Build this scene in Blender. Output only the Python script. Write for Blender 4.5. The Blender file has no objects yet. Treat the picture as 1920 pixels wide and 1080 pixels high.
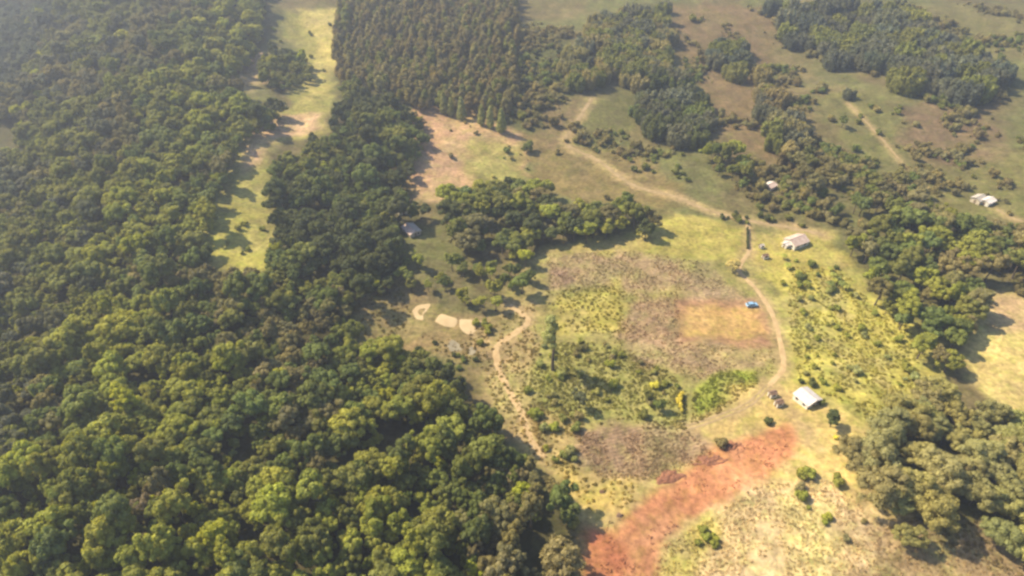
import bpy, bmesh, math, random
import numpy as np
from mathutils import Vector, Matrix

# ------------------------------------------------------------------ camera, sky, sun, exposure
scene = bpy.context.scene
CAM_H = 190.0
PITCH = math.radians(38.0)
F_PX = 1283.0                              # focal length for a 1920 px wide frame
cam_data = bpy.data.cameras.new('camera')
cam_data.sensor_width = 36.0
cam_data.lens = F_PX / 1920.0 * 36.0
cam_data.clip_start = 1.0
cam_data.clip_end = 20000.0
cam = bpy.data.objects.new('camera', cam_data)
scene.collection.objects.link(cam)
cam.location = (0, 0, CAM_H)
cam.rotation_euler = (math.pi / 2 - PITCH, 0, 0)
scene.camera = cam

SUN_EL = math.radians(46.0)
SUN_DIR = Vector((-0.93 * math.cos(SUN_EL), 0.37 * math.cos(SUN_EL), math.sin(SUN_EL))).normalized()
world = bpy.data.worlds.new('World')
scene.world = world
world.use_nodes = True
wn = world.node_tree
for n in list(wn.nodes):
    wn.nodes.remove(n)
sky = wn.nodes.new('ShaderNodeTexSky')
sky.sky_type = 'NISHITA'
sky.sun_disc = False
sky.sun_elevation = SUN_EL
sky.sun_rotation = math.atan2(SUN_DIR.x, SUN_DIR.y)
sky.altitude = 500
sky.dust_density = 2.5
bg = wn.nodes.new('ShaderNodeBackground')
bg.inputs['Strength'].default_value = 0.11
wo = wn.nodes.new('ShaderNodeOutputWorld')
wn.links.new(sky.outputs[0], bg.inputs['Color'])
wn.links.new(bg.outputs[0], wo.inputs['Surface'])

sun_data = bpy.data.lights.new('sun', 'SUN')
sun_data.energy = 5.0
sun_data.angle = math.radians(0.6)
sun_data.color = (1.0, 0.83, 0.55)
sun = bpy.data.objects.new('sun', sun_data)
scene.collection.objects.link(sun)
sun.rotation_euler = SUN_DIR.to_track_quat('Z', 'Y').to_euler()

scene.view_settings.view_transform = 'Standard'
scene.view_settings.look = 'None'
scene.view_settings.exposure = 0.8
scene.view_settings.gamma = 1.0
scene.view_settings.use_curve_mapping = False
scene.cycles.use_denoising = True
scene.cycles.max_bounces = 5
scene.cycles.diffuse_bounces = 2
scene.cycles.transmission_bounces = 3
scene.cycles.volume_bounces = 0
scene.cycles.filter_width = 2.6
scene.cycles.caustics_reflective = False
scene.cycles.caustics_refractive = False

HAZE_DENSITY = 0.0004
HAZE_COLOR = (0.66, 0.75, 0.95)
HAZE_ANISO = 0.35

RNG = np.random.default_rng(7)
random.seed(7)
COL = scene.collection

# ------------------------------------------------------------------ noise and the lie of the land
def vnoise(x, y, seed=0):
    xi = np.floor(x).astype(np.int64); yi = np.floor(y).astype(np.int64)
    xf = x - xi; yf = y - yi
    def hsh(a, b):
        n = (a * 374761393 + b * 668265263 + seed * 982451653) & 0xFFFFFFFF
        n = ((n ^ (n >> 13)) * 1274126177) & 0xFFFFFFFF
        n = n ^ (n >> 16)
        return (n & 0xFFFFFF) / float(0xFFFFFF)
    u = xf * xf * (3 - 2 * xf); v = yf * yf * (3 - 2 * yf)
    a = hsh(xi, yi) * (1 - u) + hsh(xi + 1, yi) * u
    b = hsh(xi, yi + 1) * (1 - u) + hsh(xi + 1, yi + 1) * u
    return a * (1 - v) + b * v

def fbm(x, y, seed=0, octaves=4):
    s = 0.0; a = 0.5; t = 0.0
    for k in range(octaves):
        s = s + a * vnoise(x * 2 ** k + 17.3 * k, y * 2 ** k - 9.1 * k, seed + k)
        t += a; a *= 0.5
    return s / t

def sstep(a, b, x):
    t = np.clip((x - a) / (b - a), 0, 1)
    return t * t * (3 - 2 * t)

def height(x, y):
    x = np.asarray(x, float); y = np.asarray(y, float)
    d = np.clip(y - 260, 0, 1400)
    h = 0.05 * d * d / (d + 120)
    roll = sstep(240, 420, y)
    h = h + roll * 26 * (fbm(x / 170, y / 170, 3, 3) - 0.5)
    h = h + 5.0 * (fbm(x / 70, y / 70, 11, 3) - 0.5)
    h = h + sstep(900, 2200, np.hypot(x, y)) * 70 * (fbm(x / 600, y / 600, 23, 3) - 0.35)
    # forested ridge, with a valley falling away on its far side
    xc = -140 - 0.28 * (y - 150)
    e = x - xc
    ridge = np.where(e > 0, 16 * np.exp(-(e / 90) ** 2), 16 - 67 * sstep(0, 300, -e))
    ridge = ridge + np.where(e < 0, 80 * sstep(330, 900, -e), 0)
    h = h + ridge * (1 - sstep(700, 1100, y)) * sstep(-250, 60, y)
    h = h + (1 - sstep(-60, 10, x)) * sstep(60, 140, y) * 15 * (fbm((x + 0.5 * y) / 62, (y - 0.3 * x) / 95, 57, 3) - 0.5)
    # low knoll under the trees at the bottom right
    h = h + 5 * np.exp(-(((x - 120) / 40) ** 2 + ((y - 140) / 40) ** 2))
    return h

cp, sp = math.cos(PITCH), math.sin(PITCH)
def pix(p, dz=0.0):
    """point of the land (raised by dz) that a sight line of the survey grid meets"""
    p = np.atleast_2d(np.asarray(p, float))
    u = (p[:, 0] - 960) / F_PX; v = (p[:, 1] - 540) / F_PX
    d = np.stack([u, cp - v * sp, -sp - v * cp], 1)
    t = np.full(len(p), 60.0); done = np.zeros(len(p), bool)
    lo = t.copy()
    for k in range(700):
        q = d * t[:, None]
        below = (CAM_H + q[:, 2]) < height(q[:, 0], q[:, 1]) + dz
        done |= below
        if done.all():
            break
        lo = np.where(done, lo, t)
        t = np.where(done, t, t + 3.0)
    a, b = lo, t
    for k in range(14):
        m = 0.5 * (a + b); q = d * m[:, None]
        below = (CAM_H + q[:, 2]) < height(q[:, 0], q[:, 1]) + dz
        b = np.where(below, m, b); a = np.where(below, a, m)
    return (d * b[:, None])[:, :2]

def P3(px, py, dz=0.0):
    q = pix([(px, py)], dz)[0]
    return Vector((q[0], q[1], float(height(q[0], q[1]))))

def sdist(poly, x, y):
    """signed distance to a polygon, negative inside"""
    n = len(poly); dmin = np.full(x.shape, 1e18); inside = np.zeros(x.shape, bool)
    for i in range(n):
        ax, ay = poly[i]; bx, by = poly[(i + 1) % n]
        ex, ey = bx - ax, by - ay
        t = np.clip(((x - ax) * ex + (y - ay) * ey) / (ex * ex + ey * ey + 1e-12), 0, 1)
        dmin = np.minimum(dmin, (x - ax - t * ex) ** 2 + (y - ay - t * ey) ** 2)
        c = ((ay > y) != (by > y)) & (x < (bx - ax) * (y - ay) / (by - ay + 1e-12) + ax)
        inside ^= c
    return np.where(inside, -1, 1) * np.sqrt(dmin)

# ------------------------------------------------------------------ materials
def mat_new(name):
    m = bpy.data.materials.new(name); m.use_nodes = True
    nt = m.node_tree
    return m, nt, nt.nodes['Principled BSDF'], nt.nodes['Material Output']

def simple_mat(name, col, rough=0.8, vary=0.25, scale=2.0, metallic=0.0, bump=0.0, col2=None):
    m, nt, b, out = mat_new(name)
    tc = nt.nodes.new('ShaderNodeTexCoord')
    nz = nt.nodes.new('ShaderNodeTexNoise'); nz.inputs['Scale'].default_value = scale; nz.inputs['Detail'].default_value = 6
    nt.links.new(tc.outputs['Object'], nz.inputs['Vector'])
    mx = nt.nodes.new('ShaderNodeMix'); mx.data_type = 'RGBA'
    c2 = col2 if col2 else tuple(c * (1 - vary) for c in col)
    mx.inputs['A'].default_value = (*col, 1); mx.inputs['B'].default_value = (*c2, 1)
    rp = nt.nodes.new('ShaderNodeMapRange'); rp.inputs['From Min'].default_value = 0.35; rp.inputs['From Max'].default_value = 0.65
    nt.links.new(nz.outputs['Fac'], rp.inputs['Value']); nt.links.new(rp.outputs[0], mx.inputs['Factor'])
    nt.links.new(mx.outputs['Result'], b.inputs['Base Color'])
    b.inputs['Roughness'].default_value = rough; b.inputs['Metallic'].default_value = metallic
    if bump:
        bp = nt.nodes.new('ShaderNodeBump'); bp.inputs['Strength'].default_value = bump; bp.inputs['Distance'].default_value = 0.2
        nt.links.new(nz.outputs['Fac'], bp.inputs['Height']); nt.links.new(bp.outputs[0], b.inputs['Normal'])
    return m

def foliage_mat(name, translucent=0.44, vary=0.28):
    m, nt, b, out = mat_new(name)
    at = nt.nodes.new('ShaderNodeAttribute'); at.attribute_type = 'INSTANCER'; at.attribute_name = 'tint'
    lf = nt.nodes.new('ShaderNodeAttribute'); lf.attribute_type = 'GEOMETRY'; lf.attribute_name = 'leaf'
    mr = nt.nodes.new('ShaderNodeMapRange'); mr.inputs['To Min'].default_value = 1 - vary; mr.inputs['To Max'].default_value = 1 + vary
    nt.links.new(lf.outputs['Fac'], mr.inputs['Value'])
    mul = nt.nodes.new('ShaderNodeVectorMath'); mul.operation = 'SCALE'
    nt.links.new(at.outputs['Color'], mul.inputs[0]); nt.links.new(mr.outputs[0], mul.inputs['Scale'])
    b.inputs['Roughness'].default_value = 0.65
    b.inputs['Specular IOR Level'].default_value = 0.25
    nt.links.new(mul.outputs[0], b.inputs['Base Color'])
    tr = nt.nodes.new('ShaderNodeBsdfTranslucent')
    sc = nt.nodes.new('ShaderNodeVectorMath'); sc.operation = 'MULTIPLY'; sc.inputs[1].default_value = (1.15, 1.1, 0.55)
    nt.links.new(mul.outputs[0], sc.inputs[0]); nt.links.new(sc.outputs[0], tr.inputs['Color'])
    mix = nt.nodes.new('ShaderNodeMixShader'); mix.inputs[0].default_value = translucent
    nt.links.new(b.outputs[0], mix.inputs[1]); nt.links.new(tr.outputs[0], mix.inputs[2])
    nt.links.new(mix.outputs[0], out.inputs['Surface'])
    return m

M_LEAF = foliage_mat('leaf_foliage')
M_DRY = foliage_mat('dry_stalk', 0.1, 0.4)
M_BARK = simple_mat('bark', (0.14, 0.11, 0.08), 0.9, 0.4, 3.0)
M_PALEBARK = simple_mat('pale_bark', (0.30, 0.27, 0.22), 0.9, 0.4, 3.0)

def ground_mat():
    m, nt, b, out = mat_new('ground_cover')
    at = nt.nodes.new('ShaderNodeAttribute'); at.attribute_name = 'cover'
    rg = nt.nodes.new('ShaderNodeAttribute'); rg.attribute_name = 'rough_cover'
    tc = nt.nodes.new('ShaderNodeTexCoord')
    def noise(scale, detail=5, rough=0.6):
        n = nt.nodes.new('ShaderNodeTexNoise'); n.inputs['Scale'].default_value = scale
        n.inputs['Detail'].default_value = detail; n.inputs['Roughness'].default_value = rough
        nt.links.new(tc.outputs['Object'], n.inputs['Vector']); return n
    n1 = noise(0.55); n2 = noise(0.09, 4); n3 = noise(0.22, 6, 0.7)
    def rng(n, lo, hi, a=0.3, c=0.7):
        r = nt.nodes.new('ShaderNodeMapRange'); r.inputs['From Min'].default_value = a; r.inputs['From Max'].default_value = c
        r.inputs['To Min'].default_value = lo; r.inputs['To Max'].default_value = hi
        nt.links.new(n.outputs['Fac'], r.inputs['Value']); return r
    r1 = rng(n1, 0.62, 1.38); r2 = rng(n2, 0.78, 1.22)
    mul = nt.nodes.new('ShaderNodeMath'); mul.operation = 'MULTIPLY'
    nt.links.new(r1.outputs[0], mul.inputs[0]); nt.links.new(r2.outputs[0], mul.inputs[1])
    s1 = nt.nodes.new('ShaderNodeVectorMath'); s1.operation = 'SCALE'
    nt.links.new(at.outputs['Color'], s1.inputs[0]); nt.links.new(mul.outputs[0], s1.inputs['Scale'])
    # patches of greener growth and of drier growth
    wv = nt.nodes.new('ShaderNodeTexWave'); wv.inputs['Scale'].default_value = 0.22; wv.inputs['Distortion'].default_value = 5.0
    wv.inputs['Detail'].default_value = 3.0; wv.inputs['Detail Scale'].default_value = 0.6
    rot = nt.nodes.new('ShaderNodeMapping'); rot.inputs['Rotation'].default_value = (0, 0, 1.25)
    nt.links.new(tc.outputs['Object'], rot.inputs['Vector']); nt.links.new(rot.outputs[0], wv.inputs['Vector'])
    fm = nt.nodes.new('ShaderNodeMapRange'); fm.inputs['From Min'].default_value = .65; fm.inputs['From Max'].default_value = .9
    nt.links.new(rg.outputs['Fac'], fm.inputs['Value'])
    fr = nt.nodes.new('ShaderNodeMapRange'); fr.inputs['To Min'].default_value = 0.82; fr.inputs['To Max'].default_value = 1.1
    nt.links.new(wv.outputs['Fac'], fr.inputs['Value'])
    fx_ = nt.nodes.new('ShaderNodeMix'); fx_.inputs['A'].default_value = 1.0
    nt.links.new(fm.outputs[0], fx_.inputs['Factor']); nt.links.new(fr.outputs[0], fx_.inputs['B'])
    mul2 = nt.nodes.new('ShaderNodeMath'); mul2.operation = 'MULTIPLY'
    nt.links.new(mul.outputs[0], mul2.inputs[0]); nt.links.new(fx_.outputs['Result'], mul2.inputs[1]); nt.links.new(mul2.outputs[0], s1.inputs['Scale'])
    hue = nt.nodes.new('ShaderNodeMix'); hue.data_type = 'RGBA'; hue.blend_type = 'MULTIPLY'
    hue.inputs['B'].default_value = (0.78, 0.96, 0.6, 1)
    r3 = rng(n3, 0.0, 0.9, 0.45, 0.72)
    nt.links.new(s1.outputs[0], hue.inputs['A']); nt.links.new(r3.outputs[0], hue.inputs['Factor'])
    nt.links.new(hue.outputs['Result'], b.inputs['Base Color'])
    b.inputs['Roughness'].default_value = 0.95; b.inputs['Specular IOR Level'].default_value = 0.1
    bp = nt.nodes.new('ShaderNodeBump'); bp.inputs['Distance'].default_value = 0.9
    nt.links.new(rg.outputs['Fac'], bp.inputs['Strength'])
    nt.links.new(n1.outputs['Fac'], bp.inputs['Height']); nt.links.new(bp.outputs[0], b.inputs['Normal'])
    return m

# ------------------------------------------------------------------ ground: one sheet to the horizon
def axis(lo, hi, step, end_lo, end_hi, grow):
    mid = list(np.arange(lo, hi, step)); s = step; v = mid[-1]; up = []
    while v < end_hi:
        s *= grow; v += s; up.append(v)
    s = step; v = mid[0]; dn = []
    while v > end_lo:
        s *= grow; v -= s; dn.append(v)
    return np.array(dn[::-1] + mid + up)

XS = axis(-200, 230, 1.35, -4000, 4000, 1.035)
YS = axis(85, 400, 1.35, -700, 4000, 1.022)
GX, GY = np.meshgrid(XS, YS)
gx, gy = GX.ravel(), GY.ravel()

# woods, drawn at crown height
FOREST = [(-80,1180),(-80,-60),(500,-60),(490,60),(465,115),(425,150),(475,180),(540,192),(515,220),(458,252),(422,318),(388,395),
          (372,470),(428,506),(496,500),(514,440),(504,395),(498,322),(516,280),(618,250),(635,190),(640,140),(700,170),(795,215),
          (790,260),(768,310),(765,360),(800,385),(740,405),(750,450),(735,520),(690,540),(645,590),(690,640),(800,650),(862,700),
          (885,745),(935,790),(990,850),(1035,900),(1085,945),(1095,990),(1090,1180)]
CLUMP_STRIP = [(490,105),(540,95),(588,125),(575,150),(520,165),(488,150)]
EUCALYPT = [(640,-50),(965,-50),(978,100),(968,165),(945,205),(880,190),(835,178),(790,185),(740,165),(632,130),(622,80)]
WOODS = {
 'valley':   [(1065,75),(1110,40),(1255,10),(1262,80),(1250,130),(1215,165),(1105,180),(1062,150)],
 'knoll':    [(1190,185),(1240,125),(1292,150),(1330,215),(1322,258),(1270,268),(1200,240)],
 'gully':    [(1325,268),(1372,278),(1412,330),(1402,378),(1352,352)],
 'clump':    [(1332,80),(1400,78),(1408,118),(1380,145),(1334,130)],
 'strip':    [(1400,135),(1458,140),(1500,225),(1540,250),(1530,320),(1480,320),(1445,250),(1420,200)],
 'hilltop':  [(1440,10),(1700,10),(1760,75),(1850,108),(1880,155),(1850,178),(1800,186),(1700,165),(1640,128),(1560,118),(1500,108)],
 'roadside': [(1465,285),(1520,265),(1560,320),(1600,330),(1700,328),(1762,378),(1740,402),(1600,388),(1560,425),(1500,345)],
 'creek':    [(1570,440),(1690,392),(1780,412),(1900,425),(1990,470),(1990,520),(1830,520),(1858,600),(1800,690),(1752,715),(1722,640),(1650,560),(1600,500)],
 'corner':   [(1610,770),(1700,722),(1880,742),(1990,790),(1990,1110),(1880,1030),(1800,940),(1740,1000),(1660,1005),(1590,945),(1560,860),(1590,800)],
 'centre':   [(832,365),(880,345),(1035,345),(1035,395),(1130,390),(1180,372),(1258,400),(1240,428),(1120,440),(1000,455),(960,478),(870,470),(825,430)],
 'yard':     [(745,480),(830,470),(1005,490),(1012,540),(965,545),(925,582),(860,580),(822,560),(740,522)],
}
W_FOREST = pix(FOREST, 8); W_STRIP = pix(CLUMP_STRIP, 5); W_EUC = pix(EUCALYPT, 11)
W_WOODS = {k: pix(v, 5) for k, v in WOODS.items()}

GREEN_B = (0.31, 0.31, 0.055); PASTURE = (0.15, 0.122, 0.058); STRAW = (0.50, 0.385, 0.21); RED = (0.42, 0.190, 0.100)
PINK = (0.40, 0.25, 0.155); FLOOR = (0.075, 0.068, 0.032); SCRUB = (0.27, 0.25, 0.085)
# (outline, colour, edge softness in metres, outline wobble in metres, strength, roughness of the cover)
ZONES = [
 ([(1000,770),(1290,800),(1500,760),(1640,800),(1700,1000),(1700,1200),(1060,1200),(1080,960),(1030,880)], (0.37,0.285,0.125), 5, 5, .95, .4),
 ([(960,500),(1020,460),(1280,410),(1420,420),(1480,560),(1500,740),(1290,810),(1080,800),(980,720),(940,600)], (0.27,0.235,0.085), 5, 5, .9, .5),
 ([(1400,415),(1560,440),(1620,520),(1760,640),(1780,760),(1600,800),(1480,720),(1450,560)], (0.29,0.265,0.08), 5, 5, .9, .4),
 ([(535,20),(650,20),(632,130),(620,190),(618,245),(530,270),(505,300),(505,335),(515,400),(530,440),(520,505),(440,515),(366,478),(385,400),(420,320),(460,250),(510,215),(545,200),(545,150),(560,100),(535,70)], (0.265,0.24,0.075), 3, 3, 1, .3),
 ([(560,20),(640,20),(625,110),(608,175),(570,190),(575,130),(590,80)], (0.40,0.33,0.115), 5, 5, .9, .3),
 ([(470,245),(520,215),(605,212),(600,240),(520,262),(488,300),(455,330)], (0.45,0.30,0.19), 4, 3, .9, .3),
 ([(420,160),(450,115),(490,100),(505,125),(470,170)], (0.42,0.29,0.19), 5, 4, .8, .3),
 ([(395,400),(450,380),(515,440),(510,500),(440,510),(380,478)], (0.31,0.285,0.07), 4, 4, .9, .4),
 ([(780,195),(870,205),(1000,265),(990,330),(900,310),(880,350),(830,380),(760,365),(765,310)], PINK, 4, 4, 1, .35),
 ([(880,255),(985,265),(985,345),(900,345),(870,300)], (0.29,0.26,0.085), 6, 6, .85, .35),
 ([(985,250),(1190,285),(1285,370),(1240,400),(1130,385),(1050,370),(985,330)], (0.31,0.235,0.10), 6, 6, .9, .3),
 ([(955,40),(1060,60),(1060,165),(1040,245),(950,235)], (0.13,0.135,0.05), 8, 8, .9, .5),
 ([(1030,190),(1100,180),(1085,260),(1040,280),(1010,250)], (0.32,0.23,0.125), 6, 6, .8, .3),
 ([(1095,190),(1200,172),(1195,245),(1085,258)], (0.21,0.20,0.075), 5, 5, .9, .3),
 ([(1255,10),(1445,10),(1455,140),(1500,260),(1500,330),(1410,320),(1330,210),(1290,140)], (0.28,0.195,0.105), 9, 9, .9, .3),
 ([(1525,180),(1650,165),(1745,335),(1650,320),(1560,260)], (0.225,0.215,0.08), 7, 7, .9, .3),
 ([(1690,195),(1860,185),(1880,300),(1740,330),(1700,260)], (0.27,0.185,0.115), 8, 8, .8, .5),
 ([(1740,315),(1990,280),(1990,415),(1795,412),(1752,360)], (0.245,0.225,0.085), 7, 7, .9, .25),
 ([(1720,10),(1990,10),(1990,130),(1880,110),(1770,70)], (0.25,0.22,0.095), 9, 9, .9, .25),
 ([(1780,440),(1990,420),(1990,540),(1850,530)], (0.16,0.14,0.065), 6, 6, .8, .5),
 ([(1005,462),(1130,445),(1280,405),(1400,428),(1396,490),(1300,488),(1200,475),(1020,482)], (0.325,0.28,0.08), 3, 3, 1, .25),
 ([(1005,462),(1130,447),(1240,440),(1200,470),(1020,482)], (0.30,0.245,0.10), 4, 3, .8, .3),
 ([(1025,478),(1200,470),(1305,488),(1380,540),(1440,560),(1450,700),(1330,715),(1190,695),(1140,630),(1180,590),(1170,550),(1030,540)], (0.315,0.225,0.135), 3, 7, .95, .9),
 ([(1190,545),(1270,535),(1285,560),(1230,575),(1185,570)], (0.29,0.26,0.08), 5, 6, .7, .6),
 ([(1310,650),(1440,655),(1445,690),(1380,680),(1320,670)], (0.33,0.27,0.11), 5, 6, .7, .5),
 ([(1020,498),(1070,498),(1082,530),(1060,545),(1025,545)], (0.26,0.175,0.125), 3, 2, .8, .8),
 ([(1045,552),(1160,530),(1182,570),(1168,622),(1048,625)], (0.34,0.29,0.075), 4, 4, .95, .4),
 ([(1175,560),(1275,560),(1280,640),(1170,640)], (0.30,0.20,0.125), 4, 4, .7, .9),
 ([(1270,562),(1440,558),(1462,645),(1275,645)], (0.31,0.175,0.105), 3, 3, .9, .4),
 ([(1285,575),(1420,572),(1435,625),(1285,632)], (0.42,0.265,0.105), 3, 3, .95, .15),
 ([(1030,640),(1140,635),(1200,692),(1300,712),(1300,808),(1160,800),(1080,790),(1000,745),(990,690)], SCRUB, 4, 5, .95, .8),
 ([(1290,800),(1300,735),(1345,698),(1418,690),(1420,722),(1345,775)], (0.25,0.27,0.045), 2, 2, 1, .3),
 ([(1405,495),(1560,495),(1650,560),(1730,640),(1752,725),(1620,770),(1540,742),(1492,722),(1482,640),(1455,560)], (0.37,0.325,0.085), 4, 5, 1, .5),
 ([(1410,430),(1480,430),(1560,450),(1590,500),(1500,520),(1412,500)], (0.35,0.29,0.085), 4, 4, .9, .4),
 ([(1395,730),(1480,722),(1570,765),(1620,860),(1600,930),(1500,865),(1430,800),(1330,830),(1290,810)], (0.44,0.33,0.13), 4, 4, 1, .25),
 ([(1070,805),(1180,795),(1290,808),(1345,850),(1240,905),(1120,905),(1075,860)], (0.29,0.20,0.125), 3, 3, 1, .9),
 ([(1045,885),(1200,898),(1200,985),(1110,970),(1060,930)], (0.40,0.30,0.10), 3, 3, 1, .35),
 ([(1185,940),(1240,890),(1320,855),(1415,806),(1480,804),(1500,860),(1425,918),(1335,972),(1265,1020),(1215,1180),(1080,1180),(1095,990),(1140,985)], RED, 2.5, 2.8, 1, .22),
 ([(1150,1000),(1240,930),(1320,930),(1290,1000),(1240,1060),(1170,1090)], (0.46,0.255,0.14), 6, 6, .45, .1),
 ([(1330,880),(1430,850),(1450,870),(1380,910),(1330,920)], (0.47,0.24,0.125), 5, 5, .45, .1),
 ([(1085,985),(1150,990),(1190,1030),(1170,1090),(1085,1150)], (0.36, 0.135, 0.075), 3, 3, .9, .1),
 ([(1245,1010),(1310,960),(1430,900),(1560,895),(1655,980),(1650,1180),(1200,1180)], STRAW, 4, 4, 1, .6),
 ([(1250,1010),(1330,960),(1350,1010),(1290,1080),(1230,1080)], (0.36,0.32,0.07), 4, 4, .7, .6),
 ([(1835,560),(1990,530),(1990,775),(1880,765),(1800,695)], (0.47,0.37,0.15), 4, 4, 1, .3),
 ([(1840,560),(1960,545),(1960,620),(1860,620)], (0.42,0.29,0.18), 4, 4, .8, .3),
 ([(1640,985),(1740,985),(1860,1010),(1990,1060),(1990,1180),(1650,1180)], (0.31,0.225,0.125), 4, 4, .9, .8),
 ([(640,570),(750,525),(810,560),(930,600),(900,690),(800,655),(690,645)], (0.225,0.165,0.08), 4, 4, 1, .6),
 ([(880,600),(1005,560),(1010,640),(985,720),(1010,840),(1040,900),(990,860),(930,780),(880,700)], (0.31,0.23,0.115), 4, 4, .9, .7),
]

FAR_TONE = (0.60,)   # the far pastures are laid in a duller tone
def clean(c):
    return np.array(c, float)

nl = fbm(gx / 60, gy / 60, 5, 4); ns = fbm(gx / 9, gy / 9, 41, 4)
cover = clean(PASTURE)[None, :] * (0.75 + 0.5 * nl[:, None])
t = sstep(0.4, 0.62, fbm(gx / 45, gy / 45, 77, 3))[:, None]
cover = cover * (1 - t) + (clean((0.13, 0.13, 0.05)) * (0.8 + 0.4 * ns[:, None])) * t
rough = np.full(gx.shape, 0.4)

def lay(poly, colour, soft, wob, op, rg):
    global cover, rough
    lo = poly.min(0) - 20; hi = poly.max(0) + 20
    idx = np.nonzero((gx > lo[0]) & (gx < hi[0]) & (gy > lo[1]) & (gy < hi[1]))[0]
    if len(idx) == 0:
        return
    x, y = gx[idx], gy[idx]
    d = sdist(poly, x, y) + (fbm(x / 12, y / 12, 91, 3) - 0.5) * 3.2 * wob + (ns[idx] - 0.5) * wob
    w = (1 - sstep(-soft, soft, d)) * op
    cover[idx] = cover[idx] * (1 - w[:, None]) + clean(colour)[None, :] * w[:, None]
    rough[idx] = rough[idx] * (1 - w) + rg * w

for wp in [W_FOREST, W_STRIP, W_EUC]:
    lay(wp, FLOOR, 3, 2, 1, .5)
for k, wp in W_WOODS.items():
    lay(wp, (0.12, 0.105, 0.05), 4, 3, .6, .5)
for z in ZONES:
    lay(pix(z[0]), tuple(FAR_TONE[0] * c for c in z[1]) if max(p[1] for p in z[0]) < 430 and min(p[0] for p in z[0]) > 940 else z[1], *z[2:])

# worn tracks stain the land beside them
TRACKS = {
 'farm_road': ([(1545,441),(1490,428),(1400,412),(1330,395),(1270,370),(1190,348),(1120,300),(1062,268),(1085,225),(1110,185)], 2.0),
 'lane':  ([(1402,420),(1404,470),(1385,505),(1420,545),(1448,590),(1462,640),(1468,690),(1442,722)], 1.0),
 'lower_lane': ([(1442,722),(1405,757),(1340,785),(1275,806)], 1.2),
 'forest_path': ([(955,572),(990,600),(965,625),(932,650),(935,690),(955,735),(978,775),(995,825),(1020,860)], 1.3),
 'hill_path': ([(1592,195),(1625,230),(1660,268),(1695,310),(1730,352)], .3),
 'yard_path': ([(1440,722),(1470,745),(1500,790),(1530,840)], 1.3),
 'far_path': ([(1868,392),(1890,405),(1930,420)], 1.0),
}
def smooth_line(pts, n=14):
    p = np.array(pts, float); p = np.vstack([2 * p[0] - p[1], p, 2 * p[-1] - p[-2]])
    out = []
    for i in range(1, len(p) - 2):
        for k in range(n):
            s = k / n
            out.append(0.5 * ((2 * p[i]) + (-p[i - 1] + p[i + 1]) * s + (2 * p[i - 1] - 5 * p[i] + 4 * p[i + 1] - p[i + 2]) * s * s
                              + (-p[i - 1] + 3 * p[i] - 3 * p[i + 1] + p[i + 2]) * s ** 3))
    out.append(p[-2]); return np.array(out)
TRACK_W = {k: (smooth_line(pix(v[0])), v[1]) for k, v in TRACKS.items()}
for k, (ln, w) in TRACK_W.items():
    lo = ln.min(0) - 12; hi = ln.max(0) + 12
    idx = np.nonzero((gx > lo[0]) & (gx < hi[0]) & (gy > lo[1]) & (gy < hi[1]))[0]
    x, y = gx[idx], gy[idx]; dm = np.full(x.shape, 1e9)
    for q in ln[::2]:
        dm = np.minimum(dm, np.hypot(x - q[0], y - q[1]))
    ww = (1 - sstep(w, w + 4.5, dm + (ns[idx] - 0.5) * 3)) * 0.75
    cover[idx] = cover[idx] * (1 - ww[:, None]) + np.array((0.36, 0.265, 0.135)) * ww[:, None]

mott = fbm(gx / 5, gy / 5, 141, 3); mott2 = fbm(gx / 18, gy / 18, 151, 4)
cover = cover * (0.72 + 0.56 * mott[:, None])
keepc = np.clip(rough / .5, .25, 1)
gm = (sstep(.5, .68, mott2) * .38 * keepc)[:, None]
lum = cover.mean(1, keepdims=True)
cover = cover * (1 - gm) + lum * np.array((1.2, 1.16, .42)) * .98 * gm
bm_ = (sstep(.52, .7, fbm(gx / 13, gy / 13, 171, 4)) * .32 * keepc)[:, None]
cover = cover * (1 - bm_) + lum * np.array((1.15, .88, .6)) * .95 * bm_
gz = height(gx, gy) + rough * 0.9 * (fbm(gx / 3.2, gy / 3.2, 61, 2) - 0.5)
nx, ny = len(XS), len(YS)
ii = (np.arange(ny - 1)[:, None] * nx + np.arange(nx - 1)[None, :]).ravel()
faces = np.stack([ii, ii + 1, ii + nx + 1, ii + nx], 1).astype(np.int32)

def mesh_np(name, verts, quads, smooth=False):
    me = bpy.data.meshes.new(name)
    k = quads.shape[1]
    me.vertices.add(len(verts)); me.vertices.foreach_set('co', np.ascontiguousarray(verts, np.float32).ravel())
    me.loops.add(quads.size); me.loops.foreach_set('vertex_index', np.ascontiguousarray(quads, np.int32).ravel())
    me.polygons.add(len(quads)); me.polygons.foreach_set('loop_start', np.arange(0, quads.size, k, dtype=np.int32))
    me.polygons.foreach_set('loop_total', np.full(len(quads), k, np.int32))
    me.polygons.foreach_set('use_smooth', np.full(len(quads), smooth, bool))
    me.update(calc_edges=True)
    return me

gme = mesh_np('ground', np.stack([gx, gy, gz], 1), faces, True)
ca = gme.color_attributes.new('cover', 'FLOAT_COLOR', 'POINT')
ca.data.foreach_set('color', np.concatenate([cover, np.ones((len(cover), 1))], 1).astype(np.float32).ravel())
ra = gme.attributes.new('rough_cover', 'FLOAT', 'POINT'); ra.data.foreach_set('value', rough.astype(np.float32))
gme.materials.append(ground_mat())
ground = bpy.data.objects.new('ground', gme); COL.objects.link(ground)
ground['kind'] = 'structure'; ground['label'] = 'rolling farmland of dry pasture, bare soil and forest floor'; ground['category'] = 'ground'

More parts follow.
